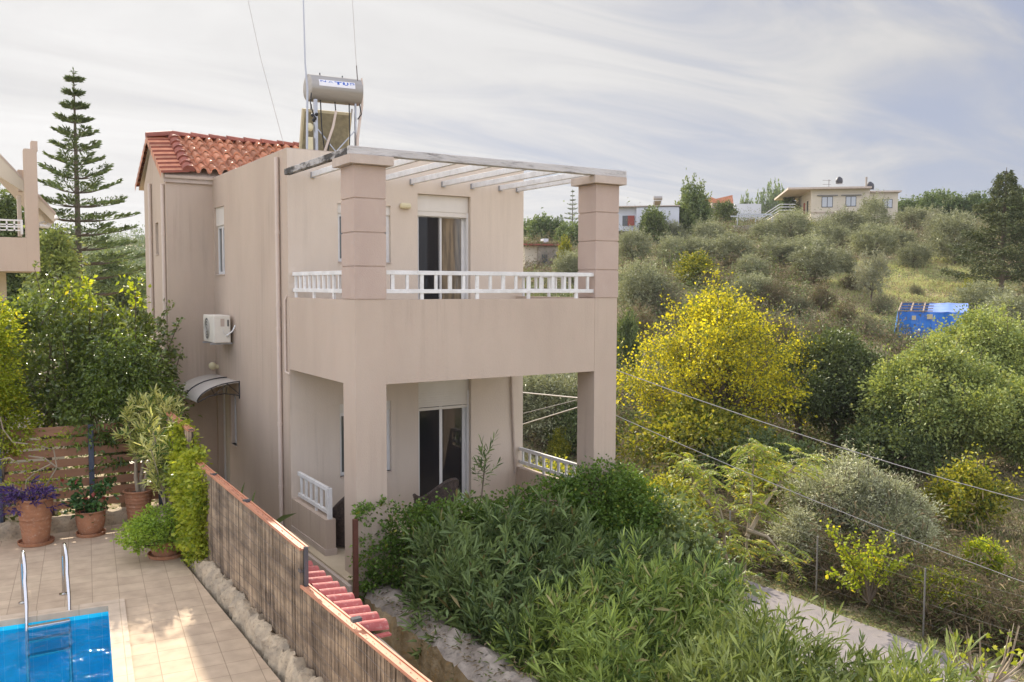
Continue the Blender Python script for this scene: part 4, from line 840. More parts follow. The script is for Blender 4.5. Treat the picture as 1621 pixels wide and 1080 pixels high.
# flower pots
def pot(loc, r, h, label, ribs=True, saucer=True, belly=0.0):
    t = empty('flower_pot', loc, label, 'flower pot', 'terracotta flower pots on the patio')
    m = mb('terracotta'); prof = [(r*.66, 0.015)]
    n = 26
    for k in range(n+1):
        f = k/n; rr = r*(.66+.30*f**.8)+belly*sin(f*pi)*r+(.006*sin(f*n*2.2) if ribs and f > .3 else 0); prof.append((rr, .015+h*.93*f))
    prof += [(r*1.05, h*.955), (r*1.07, h*.985), (r*1.03, h), (r*.93, h), (r*.90, h*.9), (r*.85, h*.86)]
    m.lathe(0, 0, prof, 40); m.build('pot_body', t, smooth=True)
    m = mb('soil'); m.lathe(0, 0, [(r*.87, h*.89), (r*.5, h*.92), (0.001, h*.93)], 20); m.build('soil', t)
    if saucer: m = mb('terracotta'); m.lathe(0, 0, [(.01, .004), (r*.92, .004), (r*.98, .055), (r*.94, .055), (r*.88, .02), (.01, .02)], 32); m.build('saucer', t, smooth=True)
    return t
pot((-3.37, 4.55, 0), .262, .72, 'tall ribbed terracotta pot with trailing purple plant, left end of the patio')
pot((-2.60, 4.62, 0), .225, .40, 'smaller round terracotta pot with dark leafy plant in front of the steel fence post', ribs=False, belly=.09)
pot((-1.86, 4.80, 0), .225, .60, 'ribbed terracotta pot holding the thick stemmed variegated shrub', saucer=False)
pot((-1.80, 2.86, 0), .27, .26, 'low wide terracotta pot nearly covered by a bushy green plant beside the reed fence', ribs=False)
# pool ladder
lad = empty('pool_ladder', (-3.47, 1.4, 0), 'chrome pool ladder with two curved handrails and three steps at the corner of the pool', 'ladder')
for x, y0 in ((-3.70-(-3.47), 1.78-1.4), (-3.24-(-3.47), 1.86-1.4)):
    m = mb('chrome'); pts = [(x, y0, 0), (x, y0, .5)]
    for k in range(9): t = pi*k/8; pts.append((x+.01*k/8, y0-.21+.21*cos(t), .50+.20*sin(t)))
    pts += [(x, y0-.50, .42), (x-.0, y0-.66, .15), (x-.01, y0-.74, -.1), (x-.01, y0-.76, -.85)]
    # smooth the polyline
    m.tube(pts, .021, 12); m.lathe(x, y0, [(.055, .002), (.055, .012), (.022, .022)], 16); m.build('handrail', lad, smooth=True)
for k, z in enumerate((-.08, -.24, -.42)):
    m = mb('chrome'); m.box(-.225, .215, -.41, -.33, z, z+.03); m.build('step', lad, bevel=.005)
# wicker chairs
def wicker(loc, rz, label, hgt=.80):
    t = empty('wicker_chair', loc, label, 'armchair', None, rz)
    m = mb('wicker'); n = 40; rows = 34; o = []
    for j in range(rows+1):
        f = j/rows
        for k in range(n+1):
            a = radians(-40+260*k/n); back = max(0, sin(a)); top = .50+(hgt-.50)*back**1.5; wv = .006*(1 if (k+j) % 2 else -1)
            r = .30+.06*f; o.append((cos(a)*(r+wv), sin(a)*(r+wv), .03+(top-.03)*f))
    m.add(o, [(j*(n+1)+k, j*(n+1)+k+1, (j+1)*(n+1)+k+1, (j+1)*(n+1)+k) for j in range(rows) for k in range(n)])
    o = [(p[0]*.87, p[1]*.87, p[2]) for p in o]; m.add(o, [(j*(n+1)+k, (j+1)*(n+1)+k, (j+1)*(n+1)+k+1, j*(n+1)+k+1) for j in range(rows) for k in range(n)])
    m.build('woven_shell', t, smooth=True)
    m = mb('wicker'); pts = []
    for k in range(n+1): a = radians(-40+260*k/n); back = max(0, sin(a)); pts.append((cos(a)*.34, sin(a)*.34, .50+(hgt-.50)*back**1.5))
    m.tube(pts, .030, 8); m.build('rim', t, smooth=True)
    m = mb('wicker'); m.lathe(0, 0, [(.001, .36), (.28, .36), (.30, .33), (.30, .2)], 30); m.build('seat', t, smooth=True)
    return t
wicker((0.55, 1.55, .15), radians(180), 'dark brown wicker armchair standing behind the left terrace railing', .86)
wicker((2.05, 1.75, .15), radians(200), 'brown wicker chair in front of the terrace glass door, half hidden by the creeper', .78)
# cat
ct = empty('cat', (0.44, 1.02, .64), 'small white and orange cat peeping out beside the left column above the wicker armchair', 'cat')
def skinned(name, verts, edges, radii, mat, parent, sub=2):
    me = bpy.data.meshes.new(name); me.from_pydata(verts, edges, []); o = bpy.data.objects.new(name, me); C.objects.link(o); o.parent = parent
    md = o.modifiers.new('skin', 'SKIN'); md.use_smooth_shade = True
    sv = me.skin_vertices[0].data
    for i, r in enumerate(radii): sv[i].radius = (r, r)
    sv[0].use_root = True
    s = o.modifiers.new('sub', 'SUBSURF'); s.levels = sub; s.render_levels = sub; me.materials.append(MATS[mat]); return o
skinned('body', [(.16, .02, .07), (.08, .0, .10), (.0, -.02, .14), (-.03, -.03, .19), (-.045, -.04, .235), (-.02, -.06, .06), (-.02, -.065, .0), (.01, .0, .05), (.0, .01, .0), (.18, .05, .02), (.17, -.04, .0), (.26, .02, .02), (.36, -.02, .01)],
        [(0, 1), (1, 2), (2, 3), (3, 4), (2, 5), (5, 6), (2, 7), (7, 8), (0, 9), (0, 10), (0, 11), (11, 12)], [.065, .065, .055, .034, .042, .018, .015, .018, .015, .03, .028, .016, .012], 'cat_white', ct)
m = mb('cat_orange'); m.sphere((-.047, -.036, .248), .036, (1, 1, .8)); m.sphere((.07, .0, .145), .055, (1.3, .9, .5)); m.build('orange_patches', ct, smooth=True)
for s_ in (-1, 1):
    m = mb('cat_orange'); m.add([(-.045+s_*.028-.010, -.04, .268), (-.045+s_*.028+.010, -.04, .268), (-.045+s_*.028, -.028, .268), (-.045+s_*.032, -.04, .305)], [(0, 1, 3), (1, 2, 3), (2, 0, 3)]); m.build('ear', ct)
    m = mb('cat_dark'); m.sphere((-.045+s_*.015, -.078, .242), .0055); m.build('eye', ct)
m = mb('cat_white'); m.sphere((-.047, -.078, .226), .014, (1.2, .8, .8)); m.build('muzzle', ct, smooth=True)
# neighbour's house on the far left
YN = 14.0
nh = empty('neighbour_house', tuple(onY(50, 430, YN)), 'beige neighbouring house with tall pillar and white balcony railing, far left', 'house')
O_ = np.array(nh.location)
def NP(u, v): p = onY(u, v, YN)-O_; return (p[0], p[2])
m = mb('stucco'); a = NP(37.5, 235); b = NP(64, 430)
m.box(a[0], b[0], 0, .45, b[1], a[1]); m.build('pillar', nh)
m = mb('stucco'); c = NP(-120, 372); m.box(c[0], a[0]-.001, 0.003, .2, b[1], c[1]); m.box(c[0], b[0]-.003, .2, 3.2, b[1]-.003, b[1]+.15); m.build('balcony_parapet', nh)
m = mb('stucco'); c1, c2 = NP(52, 222), NP(58, 236); m.box(c1[0]-.03, c2[0]+.03, .12, .5, a[1]-.02, c1[1]); c1, c2 = NP(30, 265), NP(38, 300); m.box(c1[0], c2[0]+.05, .5, .8, c2[1], c1[1]); m.build('pillar_cap', nh)
m = mb('cream_wall'); m.prism([NP(-60, 178), NP(90, 337), NP(88, 350), NP(60, 322), NP(38, 300), NP(0, 276), NP(-60, 238)], 1, .46, .7); m.mat('trim'); m.prism([NP(-60, 175), NP(92, 335), NP(90, 338), NP(-60, 178)], 1, .44, 5.0); m.build('roof_edge', nh)
m = mb('cream_wall'); m.prism([NP(62, 322), NP(90, 350), NP(82, 352), NP(74, 345), NP(68, 336), NP(62, 334)], 1, .7, 3.0); m.build('eaves_arch', nh)
m = mb('white_paint'); pts = [(*NP(62, 356), .3), (*NP(78, 357), .6), (*NP(96, 338), 1.2)]; m.tube([(p[0], p[2], p[1]) for p in pts], .05, 8); pts = [(*NP(62, 352), .9), (*NP(98, 342), .9)]; m.tube([(p[0], p[2], p[1]) for p in pts], .03, 8); m.build('gutter', nh, smooth=True)
m = mb('stucco_light'); c1, c2 = NP(30, 305), NP(40, 372); m.box(c1[0], c2[0]-.02, .75, 1.0, c2[1], c1[1]); m.build('inner_post', nh)
rl = mb('white_paint'); q0, q1 = NP(-120, 342), NP(36, 342); z1, z0 = q0[1], NP(0, 370)[1]
rl.box(q0[0], q1[0], .05, .09, z1-.04, z1); rl.box(q0[0], q1[0], .055, .085, z1-.14, z1-.11); rl.box(q0[0], q1[0], .055, .085, z0+.08, z0+.11); rl.box(q1[0]-.05, q1[0], .04, .10, z0, z1)
x = q1[0]-.2
while x > q0[0]: rl.box(x, x+.035, .055, .085, z0+.08, z1-.04); x -= .16
zz = z0+.2
rl.box(q0[0], q1[0], .057, .083, (z0+z1)/2-.015, (z0+z1)/2+.015); rl.build('railing', nh)
m = mb('cream_wall'); zb_ = -O_[2]; m.box(c[0], b[0]-.6, 3.2, 3.4, zb_, b[1]); m.build('lower_wall', nh); m = mb('cream_wall'); m.box(NP(36, 600)[0]-2, NP(76, 600)[0], -3.6, -3.4, zb_, zb_+2.35); m.build('yard_wall', nh)
# red shade pieces on the balcony
# ================================================================== CABLES
def cable(pts, rad, mat, label, sag=0.0):
    P = [np.array(p, float) for p in pts]; out = []
    for i in range(len(P)-1):
        for k in range(8):
            t = k/8; q = P[i]*(1-t)+P[i+1]*t; q[2] -= sag*4*t*(1-t); out.append(q)
    out.append(P[-1]); m = mb(mat); m.tube(out, rad, 6); tag(m.build('overhead_cable', smooth=True), label, 'cable', 'overhead cables')
A1 = (4.33, .32, onX(977, 583, 4.3)[2]); A2 = (4.33, .32, onX(977, 655, 4.3)[2])
cable([A1, at(1800, 835, 17)], .008, 'cable', 'upper of the two grey cables sloping down to the right across the trees', .18)
cable([A2, at(1800, 985, 15)], .006, 'cable', 'lower of the two thin cables sloping down to the right above the lane', .12)
cable([(4.33, .38, 2.20), at(915, 630, 17), at(780, 617, 24)], .016, 'cable', 'top cable seen through the terrace opening beside the right column')
cable([(4.33, .38, 2.0), at(915, 645, 17), at(827, 672, 20), at(740, 705, 24)], .014, 'cable', 'middle cable seen through the terrace opening beside the right column')
cable([at(915, 633, 26), at(827, 655, 30), at(740, 690, 32)], .014, 'cable_dark', 'thin dark cable crossing behind the terrace opening')
# ================================================================== NEAR PLANTS
def shoots(name, P, Dv, mat, parent, nl=22, ln=.13, wd=.021, slen=.34, spread=.95):
    n = len(P); Dv = unit(Dv); k = np.tile(np.arange(nl), n); i = np.repeat(np.arange(n), nl); f = k/(nl-1)
    sl = slen*RNG.uniform(.7, 1.3, n)[i]; bend = rdir(n)[i]*.10
    base = P[i]+Dv[i]*(f*sl)[:, None]+bend*(f**2)[:, None]*slen
    a = k*2.4+RNG.uniform(0, 6.28, n)[i]+RNG.normal(size=n*nl)*.25
    ref = np.where(np.abs(Dv[:, 2:3]) < .9, np.array([[0, 0, 1.]]), np.array([[1., 0, 0]])); A = unit(np.cross(Dv, ref)); B = np.cross(Dv, A)
    out = A[i]*np.cos(a)[:, None]+B[i]*np.sin(a)[:, None]; tilt = (spread*(1-f)+.22)[:, None]
    d = unit(Dv[i]*(1-tilt*.55)+out*tilt)
    return leaf_mesh(name, base, d, ln, wd, mat, parent, lance=True, droop=.05, fold=.18, up=Dv[i])
def bush(name, blobs, label, cat, mat, nsh, inner_n, group=None, zmin=-1.2, upb=.75, bark='bark', r0=.03, foot=None, **kw):
    B = np.array(blobs); c = foot if foot is not None else (B[:, 0].mean(), B[:, 1].mean(), zmin); root = empty(name, c, label, cat, group); off = np.array([c[0], c[1], c[2]], float)
    P, Nn = blob_surface(blobs, nsh, zmin, .16, .11); P = P-Nn*kw.get('slen', .34)*.8
    f = shoots('foliage', P-off, Nn*.55+np.array([0, 0, upb])+RNG.normal(size=P.shape)*.40, mat, root, **kw)
    P, Nn = blob_surface(blobs, inner_n, zmin, .75, .03); leaf_mesh('inner_leaves', P-off, rdir(len(P))+np.array([0, 0, .2]), kw.get('ln', .13)*1.3, kw.get('wd', .02)*1.6, mat, root)
    m = mb(bark)
    for q in pick(P-off, 26): m.tube([(random.uniform(-.3, .3), random.uniform(-.3, .3), 0), (q[0]*.5+random.uniform(-.1, .1), q[1]*.5, q[2]*.5), q], [r0, r0*.7, r0*.3], 5, cap=False)
    m.build('stems', root); return root
bush('oleander', [(1.3, -1.45, -.30, 1.0, .95, 1.15), (2.3, -1.5, -.35, 1.0, 1.0, 1.15), (.95, -2.2, -.55, .85, .9, 1.1), (3.2, -1.6, -.45, .75, .95, 1.05), (.80, -1.0, .0, .6, .6, 1.0), (1.6, -.95, .05, .7, .55, 1.0), (2.5, -1.0, .0, .7, .5, .98), (.55, -1.6, -.2, .5, .6, .9)], 'dark green oleander bush pressing against the left column and terrace front', 'shrub', 'lf_oleander_dark', 900, 9000, 'oleander bushes forming the hedge', ln=.165, wd=.025)
bush('oleander', [(1.3, -3.3, -.35, 1.0, 1.15, 1.05), (2.4, -2.9, -.40, 1.05, 1.1, 1.15), (.9, -4.2, -.5, .8, .9, .95), (3.25, -3.1, -.6, .7, 1.0, 1.05)], 'mid green oleander bush in the middle of the hedge beside the retaining wall', 'shrub', 'lf_oleander', 760, 9000, 'oleander bushes forming the hedge', ln=.16, wd=.021)
bush('oleander', [(1.6, -5.1, -.40, .95, 1.2, 1.10), (2.55, -4.7, -.45, .85, 1.2, 1.10), (2.4, -6.3, -.35, .85, .9, 1.15), (3.0, -5.6, -.6, .6, .9, 1.1), (1.1, -6.2, -.6, .8, .9, 1.0)], 'bright green oleander bush nearest the camera, bottom right of the hedge', 'shrub', 'lf_oleander_bright', 900, 8000, 'oleander bushes forming the hedge', ln=.15, wd=.020, slen=.42)
# one tall shoot in front of the terrace door
def tall_shoot(u, vt, vb, y, mat, label):
    b = onY(u, vb, y); t = onY(u+8, vt, y); root = empty('oleander_shoot', b, label, 'shrub'); m = mb('bark'); d = t-b; m.tube([(0, 0, 0), d*.5, d*.8], [.012, .01, .006], 5); m.build('stem', root)
    P = []; D_ = []
    for k in range(9): f = .25+.6*k/8; P.append(d*f); D_.append(np.array([random.uniform(-.6, .6), random.uniform(-.4, .3), .9]))
    shoots('foliage', np.array(P), np.array(D_), mat, root, nl=14, ln=.12, wd=.022, slen=.26)
tall_shoot(762, 712, 790, -.55, 'lf_oleander_dark', 'tall oleander shoots standing up in front of the terrace glass door')
# creeper on the terrace front
def creeper(name, blobs, label, cat, mat, ncl, per, cr, ll, lw, stems=True, zmin=-2, foot=None, upb=.25, inner=.5):
    B = np.array(blobs); c = foot if foot is not None else (B[:, 0].mean(), B[:, 1].mean(), max(zmin, (B[:, 2]-B[:, 5]).min())); off = np.array(c, float); root = empty(name, c, label, cat)
    P, Dv, Cc = clumped(blobs, ncl, per, cr, inner, zmin, upb=upb); leaf_mesh('foliage', P-off, Dv, ll, lw, mat, root)
    if stems:
        m = mb('bark')
        for q in pick(Cc-off, 14): m.tube([(random.uniform(-.1, .1), random.uniform(-.1, .1), 0), (q[0]*.6, q[1]*.6, q[2]*.4), q], [.018, .012, .005], 5, cap=False)
        m.build('stems', root)
    return root
creeper('creeper', [(.75, -.12, .72, .45, .2, .34), (1.4, -.15, .68, .6, .24, .34), (2.2, -.15, .64, .7, .25, .36), (3.0, -.2, .72, .7, .3, .44), (3.8, -.28, .80, .7, .38, .52), (4.25, -.35, .60, .45, .45, .55), (.42, -.16, .35, .2, .16, .45), (3.8, -.6, .3, .7, .4, .6)], 'dense small leaved dark green creeper covering the terrace front parapet', 'climbing plant', 'lf_vine', 1000, 26, .09, .055, .042, foot=(2, -.25, -1.2), stems=False)
creeper('shrub', [(4.8, -.5, -.1, .6, .8, .85), (4.3, -1.7, -.5, .5, .8, .9)], 'dark green broad leaved shrub at the right end of the oleander hedge', 'shrub', 'lf_dense', 260, 30, .14, .10, .075, foot=(4.7, -1.0, -1.6))
creeper('shrub', [(6.2, 2.0, -.9, 1.0, 1.3, 1.15), (7.0, 3.0, -1.2, 1.1, 1.2, 1.1), (5.5, .8, -.6, .6, .7, .8)], 'golden green bush just right of the right hand column', 'shrub', 'lf_goldgreen', 330, 30, .16, .07, .05, foot=(6.3, 2.0, -2.2))
creeper('shrub', [(9.0, 5.4, -2.4, 1.3, 1.5, 1.3), (8.2, 7.0, -2.0, 1.4, 1.5, 1.4)], 'mixed yellow green thicket behind the golden bush on the slope', 'shrub', 'lf_goldgreen', 330, 30, .2, .11, .07, foot=(8.6, 6.2, -3.8))
# small sprig beside the left column
creeper('creeper_sprig', [(.03, -.12, 1.05, .10, .05, .14), (.10, -.08, .30, .13, .08, .5), (.3, -.06, 1.1, .25, .05, .06)], 'thin creeper strands climbing the front of the left column', 'climbing plant', 'lf_vine', 60, 14, .05, .05, .038, foot=(.15, -.08, .0), stems=False)
# plants behind the board fence
make_tree('citrus_tree', [(0, 0, 2.75, 1.25, 1.0, 1.0), (-1.1, .3, 2.5, .9, .9, .9), (.95, .0, 2.65, .8, .8, .9), (.2, -.3, 2.2, .9, .8, .7), (.1, .1, 3.4, .6, .6, .5), (-.8, 0, 3.2, .5, .5, .5)], 'lf_citrus', 560, 36, .14, .095, .055, .075, 1.1, 14, loc=(-3.0, 6.7, 0), label='large glossy dark green citrus tree behind the board fence', inner=.6, spray=(60, .45, .05))
make_tree('citrus_tree', [(0, 0, 2.65, .62, .6, .85), (.15, -.1, 1.9, .55, .5, .7), (-.5, .2, 2.5, .5, .5, .7)], 'lf_citrus', 190, 26, .12, .10, .055, .05, 1.2, 10, loc=(-1.55, 6.55, 0), label='slender citrus tree with upright twigs against the corner of the house', inner=.7, spray=(40, .5, .045))
make_tree('ficus_tree', [(0, 0, 2.35, .62, .6, .75), (-.35, 0, 1.7, .6, .5, .6), (.35, -.1, 1.9, .55, .5, .6), (-.1, -.1, 1.25, .45, .4, .5)], 'lf_ficus', 400, 34, .10, .075, .038, .05, 1.0, 12, loc=(-1.95, 5.6, 0), label='dense weeping dark green tree hanging over the right part of the board fence', upb=-.35, inner=.6)
make_tree('lime_green_shrub', [(-.15, 0, 2.55, .42, .4, .85), (.0, 0, 1.75, .40, .35, .55), (-.1, .1, 3.3, .35, .3, .45)], 'lf_lime', 330, 34, .10, .06, .035, .04, .7, 10, loc=(-3.75, 5.45, 0), label='yellow green shrub glowing in the sun at the left edge of the photo', inner=.5)
for k, (u, v) in enumerate(((112, 455), (140, 450), (212, 450))):
    p = onY(u, v, 6.4); r = empty('young_shoot', (p[0], 6.4, p[2]-.5), ['bright lime green shoot tip left of the pine, above the citrus tree', 'bright lime green shoot tip in front of the pine trunk', 'bright lime green shoot tip next to the house corner'][k], 'shoot')
    P = np.array([(RNG.normal()*.09, RNG.normal()*.06, z) for z in np.linspace(.05, .62, 60)]); leaf_mesh('leaves', P, rdir(60)+np.array([0, 0, .3]), .10, .07, 'lf_lime', r); m = mb('bark'); m.tube([(0, 0, -.4), (.02, 0, .2), (0, 0, .6)], [.012, .008, .004], 5); m.build('stem', r)
# climber on board fence with pale bent branches
tr = empty('trained_vine', (-3.6, 5.05, .0), 'light leafed vine with pale bent branches in front of the board fence', 'climbing plant')
m = mb('bark_pale'); G = lambda u, v: tuple(onY(u, v, 4.95)-np.array([-3.6, 5.05, 0])) 
for pts in ([(62, 790), (75, 765), (90, 740), (85, 712), (60, 705), (20, 700), (5, 680), (0, 660)], [(90, 740), (70, 725), (45, 722)], [(40, 780), (42, 760), (60, 745), (80, 735)], [(60, 790), (20, 770), (-20, 760)], [(30, 735), (15, 725), (0, 728)]): m = mb('bark_pale'); m.tube([G(*p) for p in pts], [.014]*2+[.011]*(len(pts)-2), 6); m.build('branch', tr, smooth=True)
Pv = []
for (u, v, ru, rv, nn) in ((45, 705, 25, 14, 90), (75, 700, 20, 10, 60), (35, 740, 35, 12, 90), (60, 758, 28, 12, 80), (15, 765, 25, 10, 60), (100, 690, 12, 10, 40), (5, 700, 20, 30, 60), (85, 775, 10, 10, 30)):
    for k in range(nn): Pv.append(np.array(G(u+RNG.normal()*ru*.6, v+RNG.normal()*rv*.6))+np.array([0, RNG.normal()*.06, 0]))
leaf_mesh('foliage', np.array(Pv), rdir(len(Pv)), .055, .035, 'lf_ivy', tr)
# potted plants
def at_pot(name, loc, label): return empty(name, loc, label, 'potted plant')
pl = at_pot('purple_plant', (-3.42, 4.5, .66), 'dark purple leaved plant spilling over the left terracotta pot')
P = []; D_ = []
for k in range(70):
    a = RNG.uniform(0, 6.28); r = RNG.uniform(.05, .42); h = .16-1.1*max(0, r-.2)+RNG.normal()*.07; P.append((cos(a)*r-.10, sin(a)*r*.7-.08, h)); D_.append((cos(a)*.7-.2, sin(a)*.7, .35-r))
shoots('foliage', np.array(P), np.array(D_), 'lf_purple', pl, nl=9, ln=.085, wd=.026, slen=.14)
m = mb('cat_dark')
for p in P[::3]: m.tube([(0, 0, 0), (p[0]*.5, p[1]*.5, .12), p], .005, 4, cap=False)
m.build('stems', pl)
pl = at_pot('geranium', (-2.60, 4.60, .38), 'leafy dark green plant with two raised tufts growing in the round terracotta pot')
P = []
for (x, y, z, rr, nn) in ((0, -.02, .10, .20, 260), (-.22, 0, .46, .09, 70), (-.2, -.05, .2, .12, 90), (.15, 0, .35, .12, 80), (.28, 0, .45, .07, 40)):
    P += [(x+RNG.normal()*rr*.6, y+RNG.normal()*rr*.5, z+RNG.normal()*rr*.5) for _ in range(nn)]
P = np.array(P); leaf_mesh('foliage', P, rdir(len(P))+np.array([0, -.2, .3]), .085, .06, 'lf_darkpot', pl)
m = mb('bark'); 
for q in ((-.22, 0, .46), (.15, 0, .35), (.28, 0, .45), (-.2, -.05, .2)): m.tube([(0, 0, 0), (q[0]*.4, 0, q[2]*.6), q], .007, 5)
m.build('stems', pl)
vg = at_pot('variegated_shrub', (-1.84, 4.75, .56), 'tall shrub with cream edged leaves and thick pale stems in the ribbed pot')
m = mb('bark_pale'); tips = []
for (dx, dy) in ((-.06, 0), (.03, .05), (.09, -.04)):
    m.tube([(dx*.5, dy, 0), (dx, dy, .25), (dx*1.4+.03, dy, .5)], [.034, .030, .024], 8)
    for j in range(12):
        a = RNG.uniform(0, 6.28); r = RNG.uniform(.1, .34); q = (dx+cos(a)*r*1.2+.24, dy+sin(a)*r*.8, RNG.uniform(.62, 1.42)); m.tube([(dx*1.4+.03, dy, .5), ((dx+q[0])/2, (dy+q[1])/2, .5*q[2]+.3), q], [.018, .012, .006], 5, cap=False); tips.append(q)
m.build('stems', vg, smooth=True); P = np.array([np.array(t)+RNG.normal(size=3)*np.array([.05, .05, .1]) for t in tips for _ in range(4)]); P[:, 2] = np.minimum(P[:, 2], 1.5)
shoots('foliage', P, np.tile([0, -.1, 1.0], (len(P), 1))+RNG.normal(size=P.shape)*.45, 'lf_variegated', vg, nl=18, ln=.16, wd=.026, slen=.16, spread=1.1)
v2 = at_pot('variegated_shrub', (-1.66, 3.3, .12), 'lanky cream edged shrub with thin grey stems between ribbed pot and ivy')
m = mb('bark_pale'); tips = []
for j in range(13):
    q = (RNG.uniform(-.28, .14), RNG.uniform(-.15, .15), RNG.uniform(.85, 1.65)); m.tube([(random.uniform(-.05, .05), 0, 0), (q[0]*.3, q[1]*.3, q[2]*.5), q], [.016, .013, .006], 6, cap=False); tips += [q, (q[0]*.8+.03, q[1]*.8, q[2]*.8), (q[0]*.6-.03, q[1], q[2]*.66)]
m.build('stems', v2); P = np.array([np.array(t)+RNG.normal(size=3)*.05 for t in tips for _ in range(2)])
shoots('foliage', P, np.tile([0, -.1, 1.0], (len(P), 1))+RNG.normal(size=P.shape)*.5, 'lf_variegated', v2, nl=15, ln=.14, wd=.022, slen=.16, spread=1.1)
creeper('ivy', [(-1.48, 3.0, 1.15, .18, .5, .48), (-1.48, 2.5, .90, .18, .45, .62), (-1.52, 2.25, .45, .18, .38, .48), (-1.46, 3.5, 1.45, .15, .45, .45), (-1.47, 1.95, 1.05, .12, .22, .36), (-1.5, 1.95, .55, .13, .2, .4)], 'bright yellow green ivy climbing over the far end of the reed fence', 'climbing plant', 'lf_ivy', 700, 22, .06, .062, .052, zmin=.1, foot=(-1.5, 2.6, .0))
creeper('bushy_pot_plant', [(-1.84, 2.85, .44, .46, .44, .30), (-2.12, 2.75, .38, .28, .30, .24), (-1.62, 2.72, .38, .25, .25, .26)], 'round bushy light green plant overflowing the low pot beside the reed fence', 'potted plant', 'lf_potshrub', 260, 26, .055, .042, .034, zmin=.14, foot=(-1.8, 2.86, .2))
# agave like leaves in the passage
for (u0, v0, u1, v1) in ((425, 835, 470, 812), (378, 800, 388, 762), (395, 815, 405, 775)):
    a = onX(u0, v0, -.75); b = onX(u1, v1, -.6); m = mb('lf_dense'); d = b-a; s_ = np.array([0, .03, .02]); m.add([a-s_, a+s_, a+d*.55+s_*1.1+np.array([0, 0, .03]), b, a+d*.55-s_*1.1+np.array([0, 0, .03])], [(0, 1, 2, 3, 4)])
    m.add([a-s_*1, a+s_, (a[0], a[1], -.06)], [(0, 1, 2)]); tag(m.build('strap_leaf'), 'long green strap leaf rising from the passage behind the reed fence', 'plant', 'strap leaves in the passage')
# ================================================================== TREES
def norfolk(name, H, R, loc, label, nwh=17, seed=1, dens=1.0, mat='lf_pine'):
    rg = np.random.default_rng(seed); root = empty(name, loc, label, 'conifer'); m = mb('bark'); m.tube([(0, 0, -1), (0, 0, H*.5), (0, 0, H)], [H*.016, H*.010, .015], 8); m.build('trunk', root, smooth=True)
    P = []; D_ = []; br = mb('bark')
    for i in range(nwh):
        f = i/(nwh-1); z = H*(.02+.93*f**.95); r = R*max(.06, .85*(1-f)**1.25+.05); nb = 6; a0 = rg.uniform(0, 6.28)
        for b in range(nb):
            a = a0+2*pi*b/nb+rg.normal()*.12; rr = r*rg.uniform(.78, 1.1); dirh = np.array([cos(a), sin(a), 0]); 
            pts = []
            for t in np.linspace(0, 1, 7): pts.append(np.array([0, 0, z])+dirh*rr*t+np.array([0, 0, rr*(.02*t+.42*t*t)*(.75 if f > .45 else .35)]))
            br.tube([tuple(p) for p in pts], [max(.012, .02*rr)]*3+[.012]*4, 4, cap=False)
            side = np.cross(dirh, [0, 0, 1]); ns = int((10+34*rr/R)*dens*(1.0 if f < .75 else 1.3))
            for s in range(ns):
                t = rg.uniform(.12, 1.0)**.7; k = min(5, int(t*6)); p = pts[k]+(pts[k+1]-pts[k])*(t*6-k); wsp = (.30*rr*(1-.55*t)+.08)*(1.15-t)**.3
                for q in range(4):
                    sd_ = rg.uniform(-1, 1); P.append(p+side*sd_*wsp+dirh*abs(sd_)*wsp*.35+np.array([0, 0, .45*abs(sd_)*wsp+rg.normal()*.02])); D_.append(side*sd_*1.1+dirh*.7+np.array([0, 0, .55])+rg.normal(size=3)*.2)
    for k in range(30): P.append(np.array([0, 0, H*(.93+.07*k/30)])); D_.append(rg.normal(size=3)+np.array([0, 0, 1.]))
    br.build('branches', root); leaf_mesh('crown', np.array(P), np.array(D_), .30*H/12, .075*H/12, mat, root); return root
p = stand(126, 42); H_ = (448-130)/FPX*42+1.0; p[2] = at(126, 452, 42)[2]-0.7
norfolk('norfolk_pine', H_+.2, 4.3, p, 'tall tiered pine with spaced whorls of branches, left of the house', 16, 3, 1.5)
p = ground_at(906, 372, 60, 250)[0]
norfolk('norfolk_pine', 62/FPX*np.linalg.norm(p[:2]-CAM[:2])+.8, 2.6, p, 'small distant tiered pine on the skyline left of the right column', 10, 9, .8)
def cedar(H, R, loc, label, seed=4):
    rg = np.random.default_rng(seed); root = empty('cypress_tree', loc, label, 'conifer'); m = mb('bark'); m.tube([(0, 0, -.5), (0, 0, H*.6), (0.1, 0, H)], [.22, .14, .02], 8); m.build('trunk', root, smooth=True)
    P = []; D_ = []; br = mb('bark')
    for i in range(64):
        f = (i+.5)/64; z = H*(.08+.88*f); a = i*2.4+rg.normal()*.5; rr = R*(1-f)**.8*rg.uniform(.45, 1.2)+.18; d = np.array([cos(a), sin(a), .0]); rise = rg.uniform(-.02, .38)
        br.tube([(0, 0, z), tuple(d*rr*.5+np.array([0, 0, z+rr*rise*.3])), tuple(d*rr+np.array([0, 0, z+rr*rise]))], [.05*(1-f)+.015, .03, .01], 4, cap=False)
        ns = int(330*rr/R+70); side = np.cross(d, [0, 0, 1])
        for s in range(ns):
            t = rg.uniform(.12, 1.06)**.8; w = .30*rr*(1.15-t)+.12; P.append(d*rr*t+side*rg.normal()*w+np.array([0, 0, z+rr*rise*t*t+rg.normal()*.10-abs(rg.normal())*.12])); D_.append(d*.8+rg.normal(size=3)*.5+np.array([0, 0, .1]))
    br.build('branches', root); leaf_mesh('crown', np.array(P), np.array(D_), .28, .10, 'lf_conifer', root)
p, w = ground_at(1585, 462); cedar((462-268)/FPX*w, 4.3*w/75, p, 'dark ragged cypress tree standing on the grassy slope, right edge')
